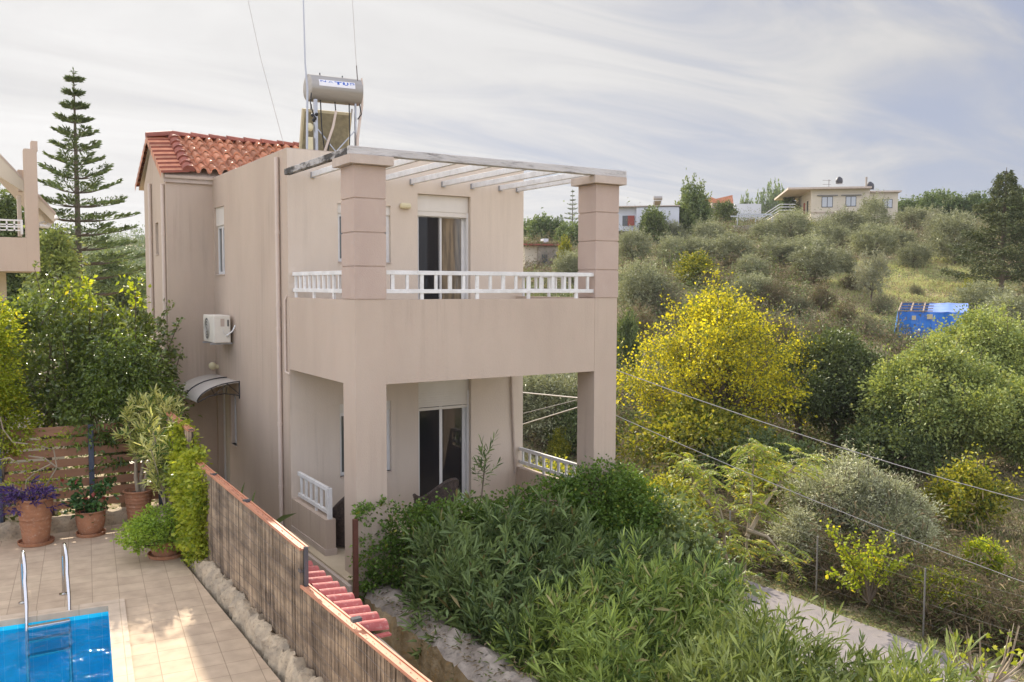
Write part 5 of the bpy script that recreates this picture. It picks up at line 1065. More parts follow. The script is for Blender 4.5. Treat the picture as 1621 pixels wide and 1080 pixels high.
# library of crowns shared by the hillside trees
LIB = {}
def lib(key, blobs, mat, ncl, per, cr, ll, lw, r0, th, nl=9, bark='bark', upb=.3, inner=.35):
    root, kids = make_tree('proto', blobs, mat, ncl, per, cr, ll, lw, r0, th, nl, bark, upb=upb, inner=inner)
    P, Nn = blob_surface(blobs, 90, -9, .1); Q = []
    for p, nn in zip(P, Nn):
        d = nn*.6+np.array([0, 0, .9 if nn[2] > -.2 else -.2])+RNG.normal(size=3)*.35
        for t in RNG.uniform(.0, .75, 22): Q.append(p+d*t*.75+RNG.normal(size=3)*.06)
    Q = np.array(Q); o_ = leaf_mesh('outer_leaves', Q, rdir(len(Q))+np.array([0, 0, .6]), ll, lw, mat, root); kids.append(o_); LIB.setdefault(key, []).append((root, kids))
def jit(blobs, s=.18):
    return [tuple(np.array(b)*(1+RNG.uniform(-s, s, 6)*np.array([1, 1, .5, 1, 1, .8]))) for b in blobs]
OB = [(.9, -.9, 2.4, .5, .5, .45), (-1.2, .7, 2.2, .5, .5, .5), (.4, 1.1, 2.4, .5, .5, .45), (-.6, -.6, 2.7, .5, .5, .4), (1.5, .5, 1.8, .5, .5, .5), (-.4, .4, 3.0, .4, .4, .35), (0, 0, 1.9, 1.35, 1.3, 1.25), (.95, .2, 1.5, .95, .95, 1.0), (-.95, -.1, 1.6, 1.0, .95, 1.05), (.1, .9, 1.5, .95, .85, 1.0), (.0, -.95, 1.4, .95, .85, .95), (.3, -.2, 2.6, .7, .7, .6)]
for k in range(5): lib('olive', jit(OB, .3), 'lf_olive', 250, 32, .26, .22, .06, .13, .9, 12, upb=.55, inner=.55)
for k in range(2): lib('olive_thin', [(0, 0, 2.2, 1.3, 1.2, 1.1), (.5, .2, 2.9, .8, .8, .6), (-.6, 0, 1.8, .8, .8, .8)], 'lf_olive_dry', 120, 26, .30, .22, .06, .09, 1.1, 14, upb=.6, inner=.8)
for k in range(3): lib('round', jit([(0, 0, 1.6, 1.2, 1.2, 1.3), (.9, 0, 1.3, .9, .9, 1.0), (-.9, .2, 1.3, .9, .9, 1.0), (0, -.8, 1.2, .9, .9, 1.0), (.5, -.6, 2.3, .6, .6, .5), (-.6, -.3, 2.5, .55, .55, .5), (1.2, -.4, 1.9, .5, .5, .5), (-1.3, -.3, 1.8, .5, .5, .5), (.1, .3, 2.8, .5, .5, .4)], .28), 'lf_goldgreen' if k == 0 else 'lf_dense', 230, 32, .26, .22, .13, .13, .7)
for k in range(3): lib('far', jit([(0, 0, 1.6, 1.7, 1.6, 1.4), (1.1, 0, 1.4, 1.1, 1.1, 1.1), (-1.1, .2, 1.5, 1.1, 1.1, 1.3)], .25), 'lf_far', 150, 26, .33, .32, .2, .12, .7)
def place(key, k, u, vt, vb, hw, label, cat='tree', group=None, name=None, dw=None):
    p, w = ground_at(u, vb) if dw is None else (stand(u, dw), dw); root, kids = LIB[key][k % len(LIB[key])]
    top = at(u, vt, w)[2]; h = max(.5, top-p[2]); wd = 2*hw/FPX*w; H0 = 3.15 if key != 'olive_thin' else 3.4; W0 = 4.0
    wd *= 1.22 if key == 'olive' else 1.0
    r = clone(root, kids, (p[0], p[1], p[2]-.05), RNG.uniform(0, 6.28), (wd/W0, wd/W0, h/H0)); tag(r, label, cat, group); r.name = name or {'olive': 'olive_tree', 'olive_thin': 'olive_tree', 'round': 'tree', 'far': 'tree'}[key]; return r
def row(key, items, what, where, cat='tree', group=None, name=None):
    order = ['first', 'second', 'third', 'fourth', 'fifth', 'sixth', 'seventh', 'eighth', 'ninth', 'tenth', 'eleventh', 'twelfth', 'thirteenth', 'fourteenth']
    for k, it in enumerate(sorted(items)):
        place(key, k+len(items), *it, '%s %s from the left, %s' % (what, order[k], where), cat, group, name)
GO = 'olive trees dotted over the hillside'
row('olive', [(1002, 368, 418, 25), (1061, 378, 420, 20), (1097, 376, 417, 22), (1152, 374, 420, 38), (1226, 376, 418, 22), (1282, 376, 420, 30), (1250, 384, 424, 30), (1380, 357, 410, 32), (1418, 362, 400, 22)], 'bushy grey olive tree,', 'in the upper row below the houses', group=GO)
row('olive', [(1062, 352, 388, 20), (1252, 336, 380, 28), (1338, 336, 386, 30), (1383, 318, 372, 22), (1446, 330, 362, 24), (1210, 352, 382, 20)], 'dark olive tree,', 'close under the cream hilltop house', group=GO)
row('olive', [(1014, 418, 492, 34), (1188, 407, 444, 26), (1190, 436, 480, 30), (1290, 392, 448, 34), (1330, 398, 436, 22), (1445, 385, 425, 22)], 'full grey olive tree,', 'in the lower row of the hillside', group=GO)
place('olive_thin', 0, 1380, 410, 484, 33, 'thin airy grey olive tree with visible trunk at the foot of the grassy patch', group=GO)
place('olive_thin', 1, 1478, 344, 402, 24, 'spindly pale tree standing between the olives and the dark cypress', name='tree')
place('olive', 3, 1120, 352, 395, 24, 'grey olive tree left of the grey terrace wall', group=GO)
place('olive', 2, 1310, 352, 398, 22, 'olive tree below the windows of the cream house', group=GO)
place('olive', 2, 1550, 452, 500, 40, 'pale grey olive tree just behind the blue tarpaulin shed', group=GO)
place('olive', 4, 1600, 470, 540, 40, 'pale olive tree at the right edge behind the leafy walnut trees', group=GO)
place('round', 0, 1098, 405, 455, 40, 'rounded yellow green tree between the olive rows and the big yellow tree', name='tree')
place('olive', 1, 1512, 340, 420, 34, 'dark broad tree directly left of the cypress')
place('round', 0, 1531, 446, 480, 12, 'small yellow bush right of the blue shed roof', 'bush', name='bush')
place('round', 1, 1095, 298, 380, 32, 'tall leafy tree between the white house and the red roofed ruin')
place('round', 2, 1036, 332, 388, 27, 'dark leafy tree in front of the white house')
place('round', 2, 1150, 320, 352, 22, 'low dark bush below the red ruined roof', 'bush', name='bush')
place('round', 0, 1284, 352, 376, 10, 'small bright bush at the foot of the cream hilltop house', 'bush', name='bush')
# bamboo behind
row('far', [(1205, 318, 345, 16), (1228, 313, 345, 18), (1248, 314, 348, 14), (1180, 322, 345, 14)], 'pale reedy clump,', 'on the skyline left of the cream house', 'bush', 'reedy clumps beside the cream house', 'reed_clump')
row('far', [(1432, 318, 345, 16), (1455, 316, 345, 16), (1487, 306, 345, 18), (1470, 312, 350, 18), (1512, 312, 350, 20), (1545, 312, 350, 18), (1605, 306, 360, 20), (1625, 320, 380, 24), (1560, 316, 352, 18), (1640, 300, 350, 20)], 'skyline tree,', 'right of the cream house', group='trees along the skyline')
row('far', [(838, 352, 375, 14), (858, 345, 385, 22), (880, 350, 385, 14), (895, 360, 395, 16), (915, 357, 395, 22), (940, 350, 395, 20)], 'rounded distant tree,', 'seen between the house wall and right column', group='distant trees behind the ruin')
place('round', 0, 893, 380, 425, 13, 'small yellow and orange tree beside the old grey building')
place('olive', 1, 902, 400, 450, 22, 'olive tree in front of the old grey building', group=GO)
place('olive', 3, 870, 590, 700, 60, 'large olive tree seen through the terrace opening', group=GO)
place('round', 1, 905, 640, 720, 40, 'green bush seen through the terrace opening beside the right column', 'bush', name='bush')
place('olive', 0, 820, 600, 690, 40, 'olive tree at the left edge of the terrace opening', group=GO)
place('round', 0, 885, 682, 735, 18, 'small yellow green bush low in the terrace opening', 'bush', name='bush')
place('round', 2, 990, 500, 600, 26, 'dark green tree touching the right column edge')
for k in range(3): lib('dry', jit([(0, 0, 1.3, 1.4, 1.3, 1.2), (.9, .3, 1.1, .8, .8, .9), (-.9, -.2, 1.2, .9, .8, .9), (.2, -.8, 1.0, .7, .7, .8), (-.3, .4, 2.0, .6, .6, .5)], .3), 'lf_scrub' if k else 'lf_scrub_grey', 170, 40, .30, .22, .05, .08, .5, 12, upb=.7, inner=.8)
for k, (u, vt, vb, hw) in enumerate(((1050, 440, 500, 34), (1122, 425, 462, 26), (1225, 440, 492, 30), (1262, 462, 505, 26), (1300, 448, 492, 28), (1335, 470, 520, 28), (1372, 492, 535, 26), (1240, 500, 550, 34), (1305, 505, 552, 32), (1395, 462, 500, 20), (1180, 470, 520, 30), (1350, 430, 462, 20), (1270, 412, 445, 24), (1160, 400, 432, 20), (1012, 480, 540, 30), (1450, 448, 470, 14))):
    place('dry', k, u, vt, vb, hw, 'dry brownish bush among the scrub of the middle slope', 'bush', 'dry bushes on the middle slope', 'dry_bush')
for root, kids in [x for v in LIB.values() for x in v]:
    for k_ in kids: bpy.data.objects.remove(k_)
    bpy.data.objects.remove(root)
# big trees of the valley
def big(u, vt, vb, hw, mat, label, ncl, per, cr, ll, lw, name='tree', nl=14, bark='bark', inner=.45, dw=None, extra=(), r0=.2, trunk=.25, upb=.3, spray=None):
    p, w = ground_at(u, vb) if dw is None else (stand(u, dw), dw); k = w/FPX; H = at(u, vt, w)[2]-p[2]; R = hw*k
    ri = RT*np.array([1, 1, 0]); bl = [(0, 0, H*.52, R*.85, R*.8, H*.46)]
    bl = [(0, 0, H*.46, R*.60, R*.58, H*.36)]
    for j in range(20):
        a = j*2.4+RNG.uniform(-.3, .3); f = (j+.5)/17; el = math.asin(min(1, -.25+1.2*f)); q = cos(el)*RNG.uniform(.55, .92)*R; sz = RNG.uniform(.17, .38)*R
        bl.append((cos(a)*q, sin(a)*q, min(H-sz*.9, H*.46+sin(el)*H*.40*RNG.uniform(.8, 1.1)), sz, sz, sz*.85))
    for (du, dv, hr) in extra: q = ri*du*k; bl.append((q[0], q[1], H*.5-dv*k, hr*k, hr*k, hr*k*.9))
    root, kids = make_tree(name, bl, mat, ncl, per, cr, ll, lw, r0, H*trunk, nl, bark, (p[0], p[1], p[2]), label, 'tree', inner=inner, upb=upb, spray=spray); return root
big(1130, 455, 735, 126, 'lf_yellow', 'large tree with bright yellow autumn leaves right of the house', 700, 44, .32, .14, .11, 'yellow_tree', 70, inner=.9, r0=.22, extra=((-85, -45, 42), (-120, 15, 40), (-60, 60, 45), (-10, 95, 40), (40, 80, 40), (90, 10, 50), (60, -50, 50)), upb=.4, spray=(170, 1.5, .12))
big(1262, 515, 700, 38, 'lf_yellow', 'smaller yellow leaved tree on the right flank of the large yellow tree', 110, 40, .3, .115, .09, 'yellow_tree', 24, inner=.9, upb=.5, spray=(40, 1.3, .12))
big(1110, 640, 775, 110, 'lf_goldgreen', 'dark undergrowth tree below the yellow tree crown', 420, 34, .34, .2, .14, inner=.6, dw=38)
big(1325, 528, 765, 92, 'lf_dense', 'dark green dense tree between the yellow tree and the walnut trees', 950, 52, .33, .15, .10, inner=.5, dw=42, spray=(120, 1.2, .16))
big(1490, 550, 800, 112, 'lf_walnut', 'large leafy green tree with pale clusters in the middle of the valley', 1150, 56, .32, .145, .10, 'walnut_tree', inner=.5, dw=38, spray=(150, 1.1, .16), extra=((-55, -20, 45), (60, 10, 50)))
big(1555, 484, 780, 92, 'lf_walnut', 'tall light green leafy tree hiding the right part of the blue shed', 950, 54, .32, .15, .10, 'walnut_tree', inner=.5, dw=44, spray=(130, 1.1, .16), extra=((-60, 45, 45), (-40, 60, 40), (40, 40, 50)))
big(1640, 600, 800, 80, 'lf_walnut', 'leafy green tree cut by the right edge of the photo', 560, 50, .32, .15, .10, 'walnut_tree', inner=.5, dw=37)
big(1355, 735, 905, 82, 'lf_olive_near', 'large silvery olive tree in front of the leafy walnut trees', 900, 42, .20, .13, .034, 'olive_tree', 16, inner=.6, dw=27, extra=((50, 10, 45), (-60, -20, 40)), upb=.6, spray=(220, .8, .07))
big(1430, 770, 905, 55, 'lf_olive_near', 'silvery olive tree joined to the right side of the large olive', 420, 40, .20, .13, .034, 'olive_tree', 14, inner=.6, dw=26.5, upb=.6, spray=(120, .8, .07))
big(1270, 800, 900, 30, 'lf_olive_near', 'small silvery olive bush left of the large olive', 160, 36, .18, .13, .034, 'olive_tree', 10, inner=.6, dw=25, upb=.6)
big(1352, 726, 775, 28, 'lf_lime', 'yellow green bush peeping over the top of the large olive', 120, 30, .25, .13, .09, 'bush', dw=33)
big(1545, 740, 825, 52, 'lf_goldgreen', 'yellow green bush in front of the leafy trees on the right', 300, 32, .25, .13, .09, 'bush', dw=30, spray=(60, .9, .1))
big(1573, 866, 915, 32, 'lf_lime', 'small bright yellow round bush in the dry field at the right edge', 220, 30, .13, .08, .06, 'bush', dw=25, inner=.4)
big(1516, 922, 985, 55, 'lf_ivy', 'low light green bush behind the fence at the lower right', 300, 32, .14, .09, .06, 'bush', dw=22, inner=.5)
big(1015, 800, 890, 60, 'lf_dense', 'dark leafy bush below the golden bush near the lane', 260, 32, .2, .12, .09, 'bush', dw=19)
big(1230, 740, 830, 45, 'lf_goldgreen', 'yellow green bush behind the feathery sapling', 240, 32, .22, .12, .09, 'bush', dw=31)
big(1050, 760, 860, 70, 'lf_goldgreen', 'yellowing thicket left of the feathery sapling', 380, 32, .22, .11, .08, 'bush', dw=27)
big(1200, 690, 760, 90, 'lf_dense', 'low dark thicket at the foot of the large yellow tree', 300, 32, .3, .18, .12, 'bush', dw=36)
big(1425, 660, 800, 75, 'lf_dense', 'shadowy thicket between the dark tree and the walnut trees', 240, 32, .3, .18, .12, 'bush', dw=37)
# tree with big leaves behind neighbour house / far left
big(88, 345, 470, 30, 'lf_walnut', 'light green tree directly right of the neighbouring pillar', 360, 34, .3, .2, .13, dw=36, inner=.6)
big(10, 265, 470, 50, 'lf_dense', 'green tree behind the neighbouring balcony', 420, 34, .3, .2, .13, dw=38, inner=.6)
big(175, 395, 470, 60, 'lf_dense', 'dark tree mass low behind the tall tiered pine', 420, 34, .35, .25, .15, dw=55, inner=.6)
big(60, 400, 470, 70, 'lf_far', 'dark low tree behind the neighbouring house corner', 420, 34, .35, .25, .15, dw=60, inner=.6)
# feathery sapling beside the lane (pinnate leaves)
def pinnate(loc, trunks, label, nleaf=150, seed=2):
    rg = np.random.default_rng(seed); root = empty('feathery_sapling', loc, label, 'tree'); m = mb('bark_pale'); ends = []
    for tr_ in trunks:
        m.tube(tr_, [.05*(1-.75*i/(len(tr_)-1)) for i in range(len(tr_))], 7, cap=False)
        for t in tr_[2:]: ends.append(np.array(t))
    m.build('trunk', root, smooth=True); P = []; D_ = []; rc = mb('bark_pale')
    for k in range(nleaf):
        e = ends[rg.integers(len(ends))]+rg.normal(size=3)*np.array([.14, .14, .12]); a = rg.uniform(0, 6.28); d = np.array([cos(a), sin(a), rg.uniform(-.1, .6)]); d /= np.linalg.norm(d); Ln = rg.uniform(.35, .62); s_ = np.cross(d, [0, 0, 1]); s_ /= np.linalg.norm(s_)
        pts = [e+d*Ln*t+np.array([0, 0, -.5*Ln*t*t]) for t in np.linspace(0, 1, 14)]; rc.tube([tuple(p) for p in pts[::3]]+[tuple(pts[-1])], .005, 4, cap=False)
        for j, p_ in enumerate(pts[2:]):
            for sg in (-1, 1): P.append(p_); D_.append(s_*sg+d*.35+np.array([0, 0, -.25])+rg.normal(size=3)*.1)
    rc.build('leaf_stalks', root); leaf_mesh('leaflets', np.array(P), np.array(D_), .12, .036, 'lf_ailanthus', root, up=np.tile([0, 0, 1.], (len(P), 1)))
def PT(base, w, lst):
    return [tuple(at(u, v, w+dw)-base) for (u, v, dw) in lst]
b = at(1175, 975, 17.5)
pinnate(b, [PT(b, 17.5, [(1168, 1075, 0), (1172, 990, 0), (1176, 930, 0), (1182, 860, .1), (1188, 800, .2), (1192, 745, .3), (1195, 712, .3)]), PT(b, 17.5, [(1172, 975, 0), (1158, 920, 0), (1147, 870, -.2), (1146, 830, -.3), (1135, 790, -.5), (1120, 745, -.6)]), PT(b, 17.5, [(1182, 850, .1), (1210, 800, .3), (1240, 755, .5), (1262, 735, .6)]), PT(b, 17.5, [(1147, 868, -.2), (1120, 845, -.4), (1095, 820, -.5), (1075, 800, -.4)]), PT(b, 17.5, [(1184, 840, .1), (1215, 850, -.2), (1240, 880, -.4)]), PT(b, 17.5, [(1146, 830, 0), (1125, 800, .2), (1098, 765, .3), (1090, 735, .3)])], 'tall feathery sapling with pale forked trunk and long divided leaves beside the lane', 240)
b = at(1375, 955, 22.5)
sp = empty('yellow_sapling', b, 'spiky young tree with bright yellow green leaves leaning over the lane fence', 'tree'); m = mb('bark'); P = []
for (u, v) in ((1312, 828), (1318, 850), (1350, 850), (1383, 845), (1413, 842), (1440, 882), (1420, 890), (1340, 900), (1310, 905), (1375, 870), (1360, 880), (1400, 870), (1330, 870)):
    e = at(u, v, 22.5+RNG.uniform(-.5, .5))-b; q = np.array([e[0]*.35, e[1]*.35, e[2]*.5]); m.tube([(0, 0, 0), tuple(q), tuple(e)], [.03, .02, .006], 5, cap=False)
    for t in RNG.uniform(.35, 1.02, 80): x = q+(e-q)*max(0, (t-.4)/.6) if t > .4 else q*t/.4; P.append(x+RNG.normal(size=3)*.07)
m.build('branches', sp); P = np.array(P); leaf_mesh('crown', P, rdir(len(P))+np.array([0, 0, .2]), .10, .085, 'lf_lime', sp)
b = at(1565, 1090, 15.5); bs = empty('bare_shrub', b, 'leafless shrub with long pale curved branches at the lower right corner', 'shrub'); m = mb('bark_pale')
for k in range(26):
    u = RNG.uniform(1495, 1640); v = RNG.uniform(985, 1060); e = at(u, v, 15.5+RNG.uniform(-.6, .6))-b; m.tube([(e[0]*.1, e[1]*.1, 0), (e[0]*.75, e[1]*.75, e[2]*.45), tuple(e)], [.022, .016, .006], 5, cap=False)
m.build('branches', bs); P = np.array([at(RNG.uniform(1500, 1621), RNG.uniform(1000, 1075), 15.5+RNG.uniform(-.5, .5))-b for _ in range(60)]); leaf_mesh('leaves', P, rdir(60), .12, .10, 'lf_ivy', bs)
# wire fence along the lane with brush behind
plain('old_post', (0.20, 0.19, 0.17, 1), 0.7)
wfz = empty('wire_fence', (15.35, 3, -4.5), 'thin wire fence with grey metal posts along the far side of the lane', 'fence')
for y in (-10.5, -7.5, -4.5, -1.4, 1.75, 4.9, 8.1, 11.4, 14.7, 18):
    m = mb('old_post'); m.tube([(0, y-3, -.2), (0, y-3, 1.65)], .022, 8); m.build('post', wfz, smooth=True)
m = mb('old_post')
for z in (.3, .8, 1.3, 1.65): m.tube([(0, y, z) for y in np.arange(-15, 16, 2.)], .0025, 4)
m.build('wires', wfz)
# ---- ground cover
def scatter(name, n, region, mat, ll, lw, per, cr, label, cat, hz=.25, up=.8, mask=None, kind='stuff'):
    P0 = []
    while len(P0) < n:
        q = region(); 
        if mask is None or mask(*q): P0.append(q)
    P0 = np.array(P0); z = terrain_z(P0[:, 0], P0[:, 1]); k = np.repeat(np.arange(n), per); sc = RNG.uniform(.5, 1.5, n)[k]
    off = RNG.normal(size=(n*per, 3))*cr*sc[:, None]*np.array([1, 1, 0]); hh = np.abs(RNG.normal(size=n*per))*hz*sc*np.exp(-np.sum(off[:, :2]**2, 1)/(2*(cr*sc)**2)*.6)
    P = np.stack([P0[k, 0]+off[:, 0], P0[k, 1]+off[:, 1], z[k]+hh], 1); zz = terrain_z(P[:, 0], P[:, 1]); P[:, 2] = np.maximum(zz, zz+hh-.02)
    d = RNG.normal(size=P.shape)*.6+np.array([0, 0, up]); d[:, :2] += off[:, :2]/cr*.3
    return tag(leaf_mesh(name, P, d, ll, lw, mat), label, cat, kind=kind)
def reg_polar(w0, w1, a0, a1, p=1.0):
    def f():
        w = w0+(w1-w0)*RNG.random()**p; a = RNG.uniform(a0, a1); s_ = a*w; return (CAM[0]+w*sin(YAW)+s_*cos(YAW), CAM[1]+w*cos(YAW)-s_*sin(YAW))
    return f
def patchy(thr, sc=.13, ph=0.):
    def f(x, y):
        w_ = (x-CAM[0])*sin(YAW)+(y-CAM[1])*cos(YAW); a_ = ((x-CAM[0])*cos(YAW)-(y-CAM[1])*sin(YAW))/w_
        if 60 < w_ < 84 and .34 < a_ < .58: return False
        return sin(x*sc+ph)*cos(y*sc*1.3+ph*2)+.6*sin(x*sc*2.7+y*sc*1.9+ph)+RNG.normal()*.35 > thr and x > 15.7
    return f
scatter('dry_scrub', 3000, reg_polar(40, 125, .0, .66), 'lf_scrub', .30, .06, 46, .55, 'dry brown scrub covering the hillside between the olives', 'scrub', .75, .7, patchy(-.2))
scatter('grey_scrub', 2200, reg_polar(38, 125, .0, .66), 'lf_scrub_grey', .28, .07, 46, .6, 'low grey green scrub spread over the hillside', 'scrub', .8, .6, patchy(0, .1, 2.))
scatter('low_bushes', 620, reg_polar(38, 125, .0, .66), 'lf_dense', .18, .09, 80, .6, 'dark green undergrowth between the dry scrub of the hillside', 'undergrowth', .9, .5, patchy(.2, .09, 4.))
scatter('dry_grass', 5200, reg_polar(24, 120, .0, .68, 1.3), 'lf_grass', .30, .035, 26, .5, 'dry pale grass growing over field and hillside', 'grass', .15, 1.1, lambda x, y: x > 15.9)
scatter('field_weeds', 900, reg_polar(20, 38, .25, .7), 'lf_scrub', .22, .03, 40, .35, 'brown dry weeds in the field beyond the lane', 'weeds', .5, .9, lambda x, y: x > 15.6)
def strip(x0, x1, y0, y1):
    return lambda: (RNG.uniform(x0, x1), RNG.uniform(y0, y1))
scatter('brush', 520, strip(15.75, 17.6, -9, 15), 'lf_scrub', .34, .03, 90, .24, 'tangled brown brush leaning on the wire fence beside the lane', 'brush', 1.0, .5)
scatter('brush_green', 120, strip(15.8, 17.8, -9, 15), 'lf_dense', .09, .05, 60, .22, 'green weeds mixed into the brush behind the wire fence', 'weeds', .9, .5)
scatter('verge_litter', 600, strip(14.9, 15.5, -9, 16), 'lf_grass', .07, .035, 16, .18, 'fallen leaves and short weeds on the verge of the lane', 'leaf litter', .03, .3)
scatter('slope_weeds', 900, strip(4.2, 9.8, -8, 16), 'lf_dense', .08, .04, 70, .3, 'green weeds covering the slope between the house and the lane', 'weeds', .2, .6)
scatter('garden_weeds', 500, strip(-9, -.9, 5.8, 22), 'lf_dense', .14, .07, 36, .3, 'weeds and ground cover in the garden behind the board fence', 'weeds', .25, .7)
scatter('far_wood', 1500, reg_polar(110, 420, -.75, -.18), 'lf_far', .8, .5, 70, 2.0, 'distant wooded hillside left of the house', 'wood', 3.0, .5)
scatter('far_wood', 700, reg_polar(125, 300, -.1, .66), 'lf_far', .5, .3, 70, 1.3, 'distant scrubby wood along the crest of the hill', 'wood', 1.0, .5)
# ================================================================== FAR BUILDINGS AND THE SHED
def frame_at(u, v, w, turn=0.0): p = at(u, v, w); return p, -YAW+turn
def wbox(m, k, u0, u1, v0, v1, d0, d1, uo, vo):
    """box in a building's own frame from its measured width/height in metres"""
    m.box((u0-uo)*k, (u1-uo)*k, d0, d1, (vo-v1)*k, (vo-v0)*k)
w = 118; p, rz = frame_at(1283, 350, w, radians(-10)); k = w/FPX; gz = float(terrain_z(p[0], p[1]))
ch = empty('hilltop_house', p, 'cream flat roofed house with two windows and roof water tanks on the hilltop', 'house', rz=rz)
bx_ = lambda m, *a: wbox(m, k, *a, 1283, 350)
m = mb('cream_wall'); bx_(m, 1283, 1371, 301, 375, 0, 14); m.build('main_wall', ch)
m = mb('cream_wall'); bx_(m, 1371.05, 1416, 305, 375, 1.2, 11); m.build('annex_wall', ch)
m = mb('trim'); m.box(-3.1, 88.5*k, -.9, 14.6, 49*k, 52*k); bx_(m, 1371.3, 1420, 303, 305.5, .8, 11.5); m.build('roof_slab', ch)
for (a, b_, c, d) in ((1299, 1316, 312, 329), (1335, 1351, 312, 328), (1393, 1408, 316, 330)):
    y = -.04 if a < 1370 else 1.16
    m = mb('dark_window'); bx_(m, a, b_, c, d, y, y+.035); wn = m.build('window', ch); m = mb('pale_window'); mid = (a+b_)/2; bx_(m, a+1, mid-.6, c+1, d-1, y-.03, y-.002); bx_(m, mid+.6, b_-1, c+1, d-1, y-.03, y-.002); m.build('pane', wn)
    if a < 1370: m = mb('dark_window'); bx_(m, a-7, b_+7, c-2, c-1, -.25, -.045); m.build('lintel', wn)
for (y0, y1) in ((2.2, 3.2), (5.0, 6.2), (8.5, 9.5)):
    m = mb('red_shutter' if y0 > 4 and y0 < 6 else 'dark_window'); m.box(-.05, -.005, y0, y1, 1.0, 2.9); m.build('side_window', ch)
m = mb('trim'); m.box(-.02, 88*k, -.02-.1, -.002, 1.1, 1.2); m.build('string_course', ch)
def barrel(u, v, hu, vb, label, ww, dy):
    q = at(u, v, ww); t = empty('water_tank', q, label, 'water tank', 'round black water tanks on the hilltop house', rz=-YAW); kk = ww/FPX; m = mb('black_tank'); r = hu*kk; m.lathe(0, 0, [(.01, -r*.9), (r*.9, -r*.85), (r, -r*.2), (r*.9, r*.5), (r*.45, r*.95), (r*.2, r*1.1), (.01, r*1.1)], 16); m.build('tank', t, smooth=True)
    m = mb('galv'); h = (vb-v)*kk
    for a in (-1, 1):
        for c in (-1, 1): m.beam((a*r*.85, c*r*.8, -h), (a*r*.85, c*r*.8, -r*.8), .08, .08)
    m.beam((-r, -r*.8, -h*.6), (r, -r*.8, -h*.6), .06, .06); m.build('stand', t)
barrel(1328.5, 286, 5.5, 297, 'round black water tank on a stand in the middle of the cream house roof', 121, 3)
barrel(1377, 295, 6.5, 305, 'round black water tank on the right hand annex of the cream house', 121, 3)
q = at(1371, 304, 118.5); m = mb('concrete'); m.tube([q, q+np.array([0, 0, 2.0])], .13, 8); tag(m.build('chimney_pipe'), 'short chimney pipe between the main roof and the annex of the cream house', 'chimney')
q = at(1312, 297, 120); m = mb('cable_dark'); m.tube([q, q+np.array([0, 0, 1.1])], .04, 5); m.beam(q+np.array([-.9, .3, .95]), q+np.array([.3, -.1, .95]), .05, .04); m.beam(q+np.array([-.9, .3, .4]), q+np.array([.3, -.1, .4]), .05, .04); tag(m.build('tv_aerial'), 'small television aerial on the cream house roof, left of the tank', 'aerial')
w = 112; p = at(1226, 345, w); st_ = empty('outside_stair', p, 'white outside staircase rising to the left side of the cream house', 'stairs', rz=-YAW); k2 = w/FPX
m = mb('cream_wall'); m.prism([(-26*k2, -14*k2), (8*k2, 8*k2), (32*k2, 8*k2), (32*k2, -20*k2), (-26*k2, -20*k2)], 1, 0, 1.2); m.build('stair_wall', st_); m = mb('white_paint')
for dz in (.25, .65, 1.0): m.beam((-26*k2, -.05, -13*k2+dz), (8*k2, -.05, 9*k2+dz), .06, .08); m.beam((8*k2, -.05, 9*k2+dz), (32*k2, -.05, 9*k2+dz), .06, .08)
m.build('handrail', st_)
w = 102; p = at(1182, 372, w); m = mb('concrete'); k2 = w/FPX; m.box(-20*k2, 22*k2, 0, .4, -1.5, 15*k2); o = m.build('terrace_wall'); o.location = p; o.rotation_euler = (0, 0, -YAW); tag(o, 'grey terrace retaining wall on the slope below the outside stairs', 'wall')
w = 104; p = at(1196, 340, w); pg = empty('field_pergola', p, 'thin metal pergola frame above the grey terrace wall', 'pergola', rz=-YAW); m = mb('pale_window'); k2 = w/FPX; m.box(-29*k2, 27*k2, 0, .12, -.05, .12); m.box(-29*k2, 27*k2, 3, 3.12, -.05, .12); m.build('frame', pg); m = mb('galv')
for x in (-29*k2, 0, 26*k2): m.box(x, x+.1, 0, .1, -2.2, -.05)
m.build('legs', pg)
# white house
w = 98; p, rz = frame_at(1007, 385, w, radians(-12)); k = w/FPX
wh = empty('white_house', p, 'white flat roofed house with a red shutter right of the right column', 'house', rz=rz)
m = mb('white_wall'); m.box(0, 66*k, 0, 10, -1.5, 56*k); m.build('right_wall', wh)
m = mb('white_wall'); m.box(-4.6, -.003, .6, 9.4, 1.4, 57*k); m.build('left_wing', wh); m = mb('old_wall'); m.box(-4.4, -.1, 1.2, 9, -1.5, 1.4); m.build('basement', wh)
m = mb('trim'); m.box(-4.8, 67*k, -.15, 10.3, 57*k+.005, 58.5*k); m.build('roof_slab', wh)
m = mb('dark_window'); m.box(-1.6, -.3, .55, .596, 28*k, 44*k); wn = m.build('window', wh); m = mb('red_shutter'); m.box(-1.0, -.25, .49, .545, 28*k, 44*k); m.build('shutter', wn)
q = at(1041, 322, 100); s2 = empty('solar_water_heater', q, 'small solar water heater on the roof of the distant white house', 'water heater', rz=-YAW); k2 = 100/FPX; m = mb('tank'); m.tube([(-6.5*k2, 0, 8*k2), (7*k2, 0, 8*k2)], 3.4*k2, 12); m.build('tank', s2, smooth=True); m = mb('panel_back'); m.add([(-6*k2, .1, 4*k2), (6*k2, .1, 4*k2), (5*k2, .8, -6*k2), (-6*k2, .8, -6*k2)], [(0, 1, 2, 3)]); m.build('panel', s2); m = mb('galv'); m.box(-6*k2, -5.4*k2, -.1, 0, -7*k2, 5*k2); m.box(5.4*k2, 6*k2, -.1, 0, -7*k2, 5*k2); m.build('stand', s2)
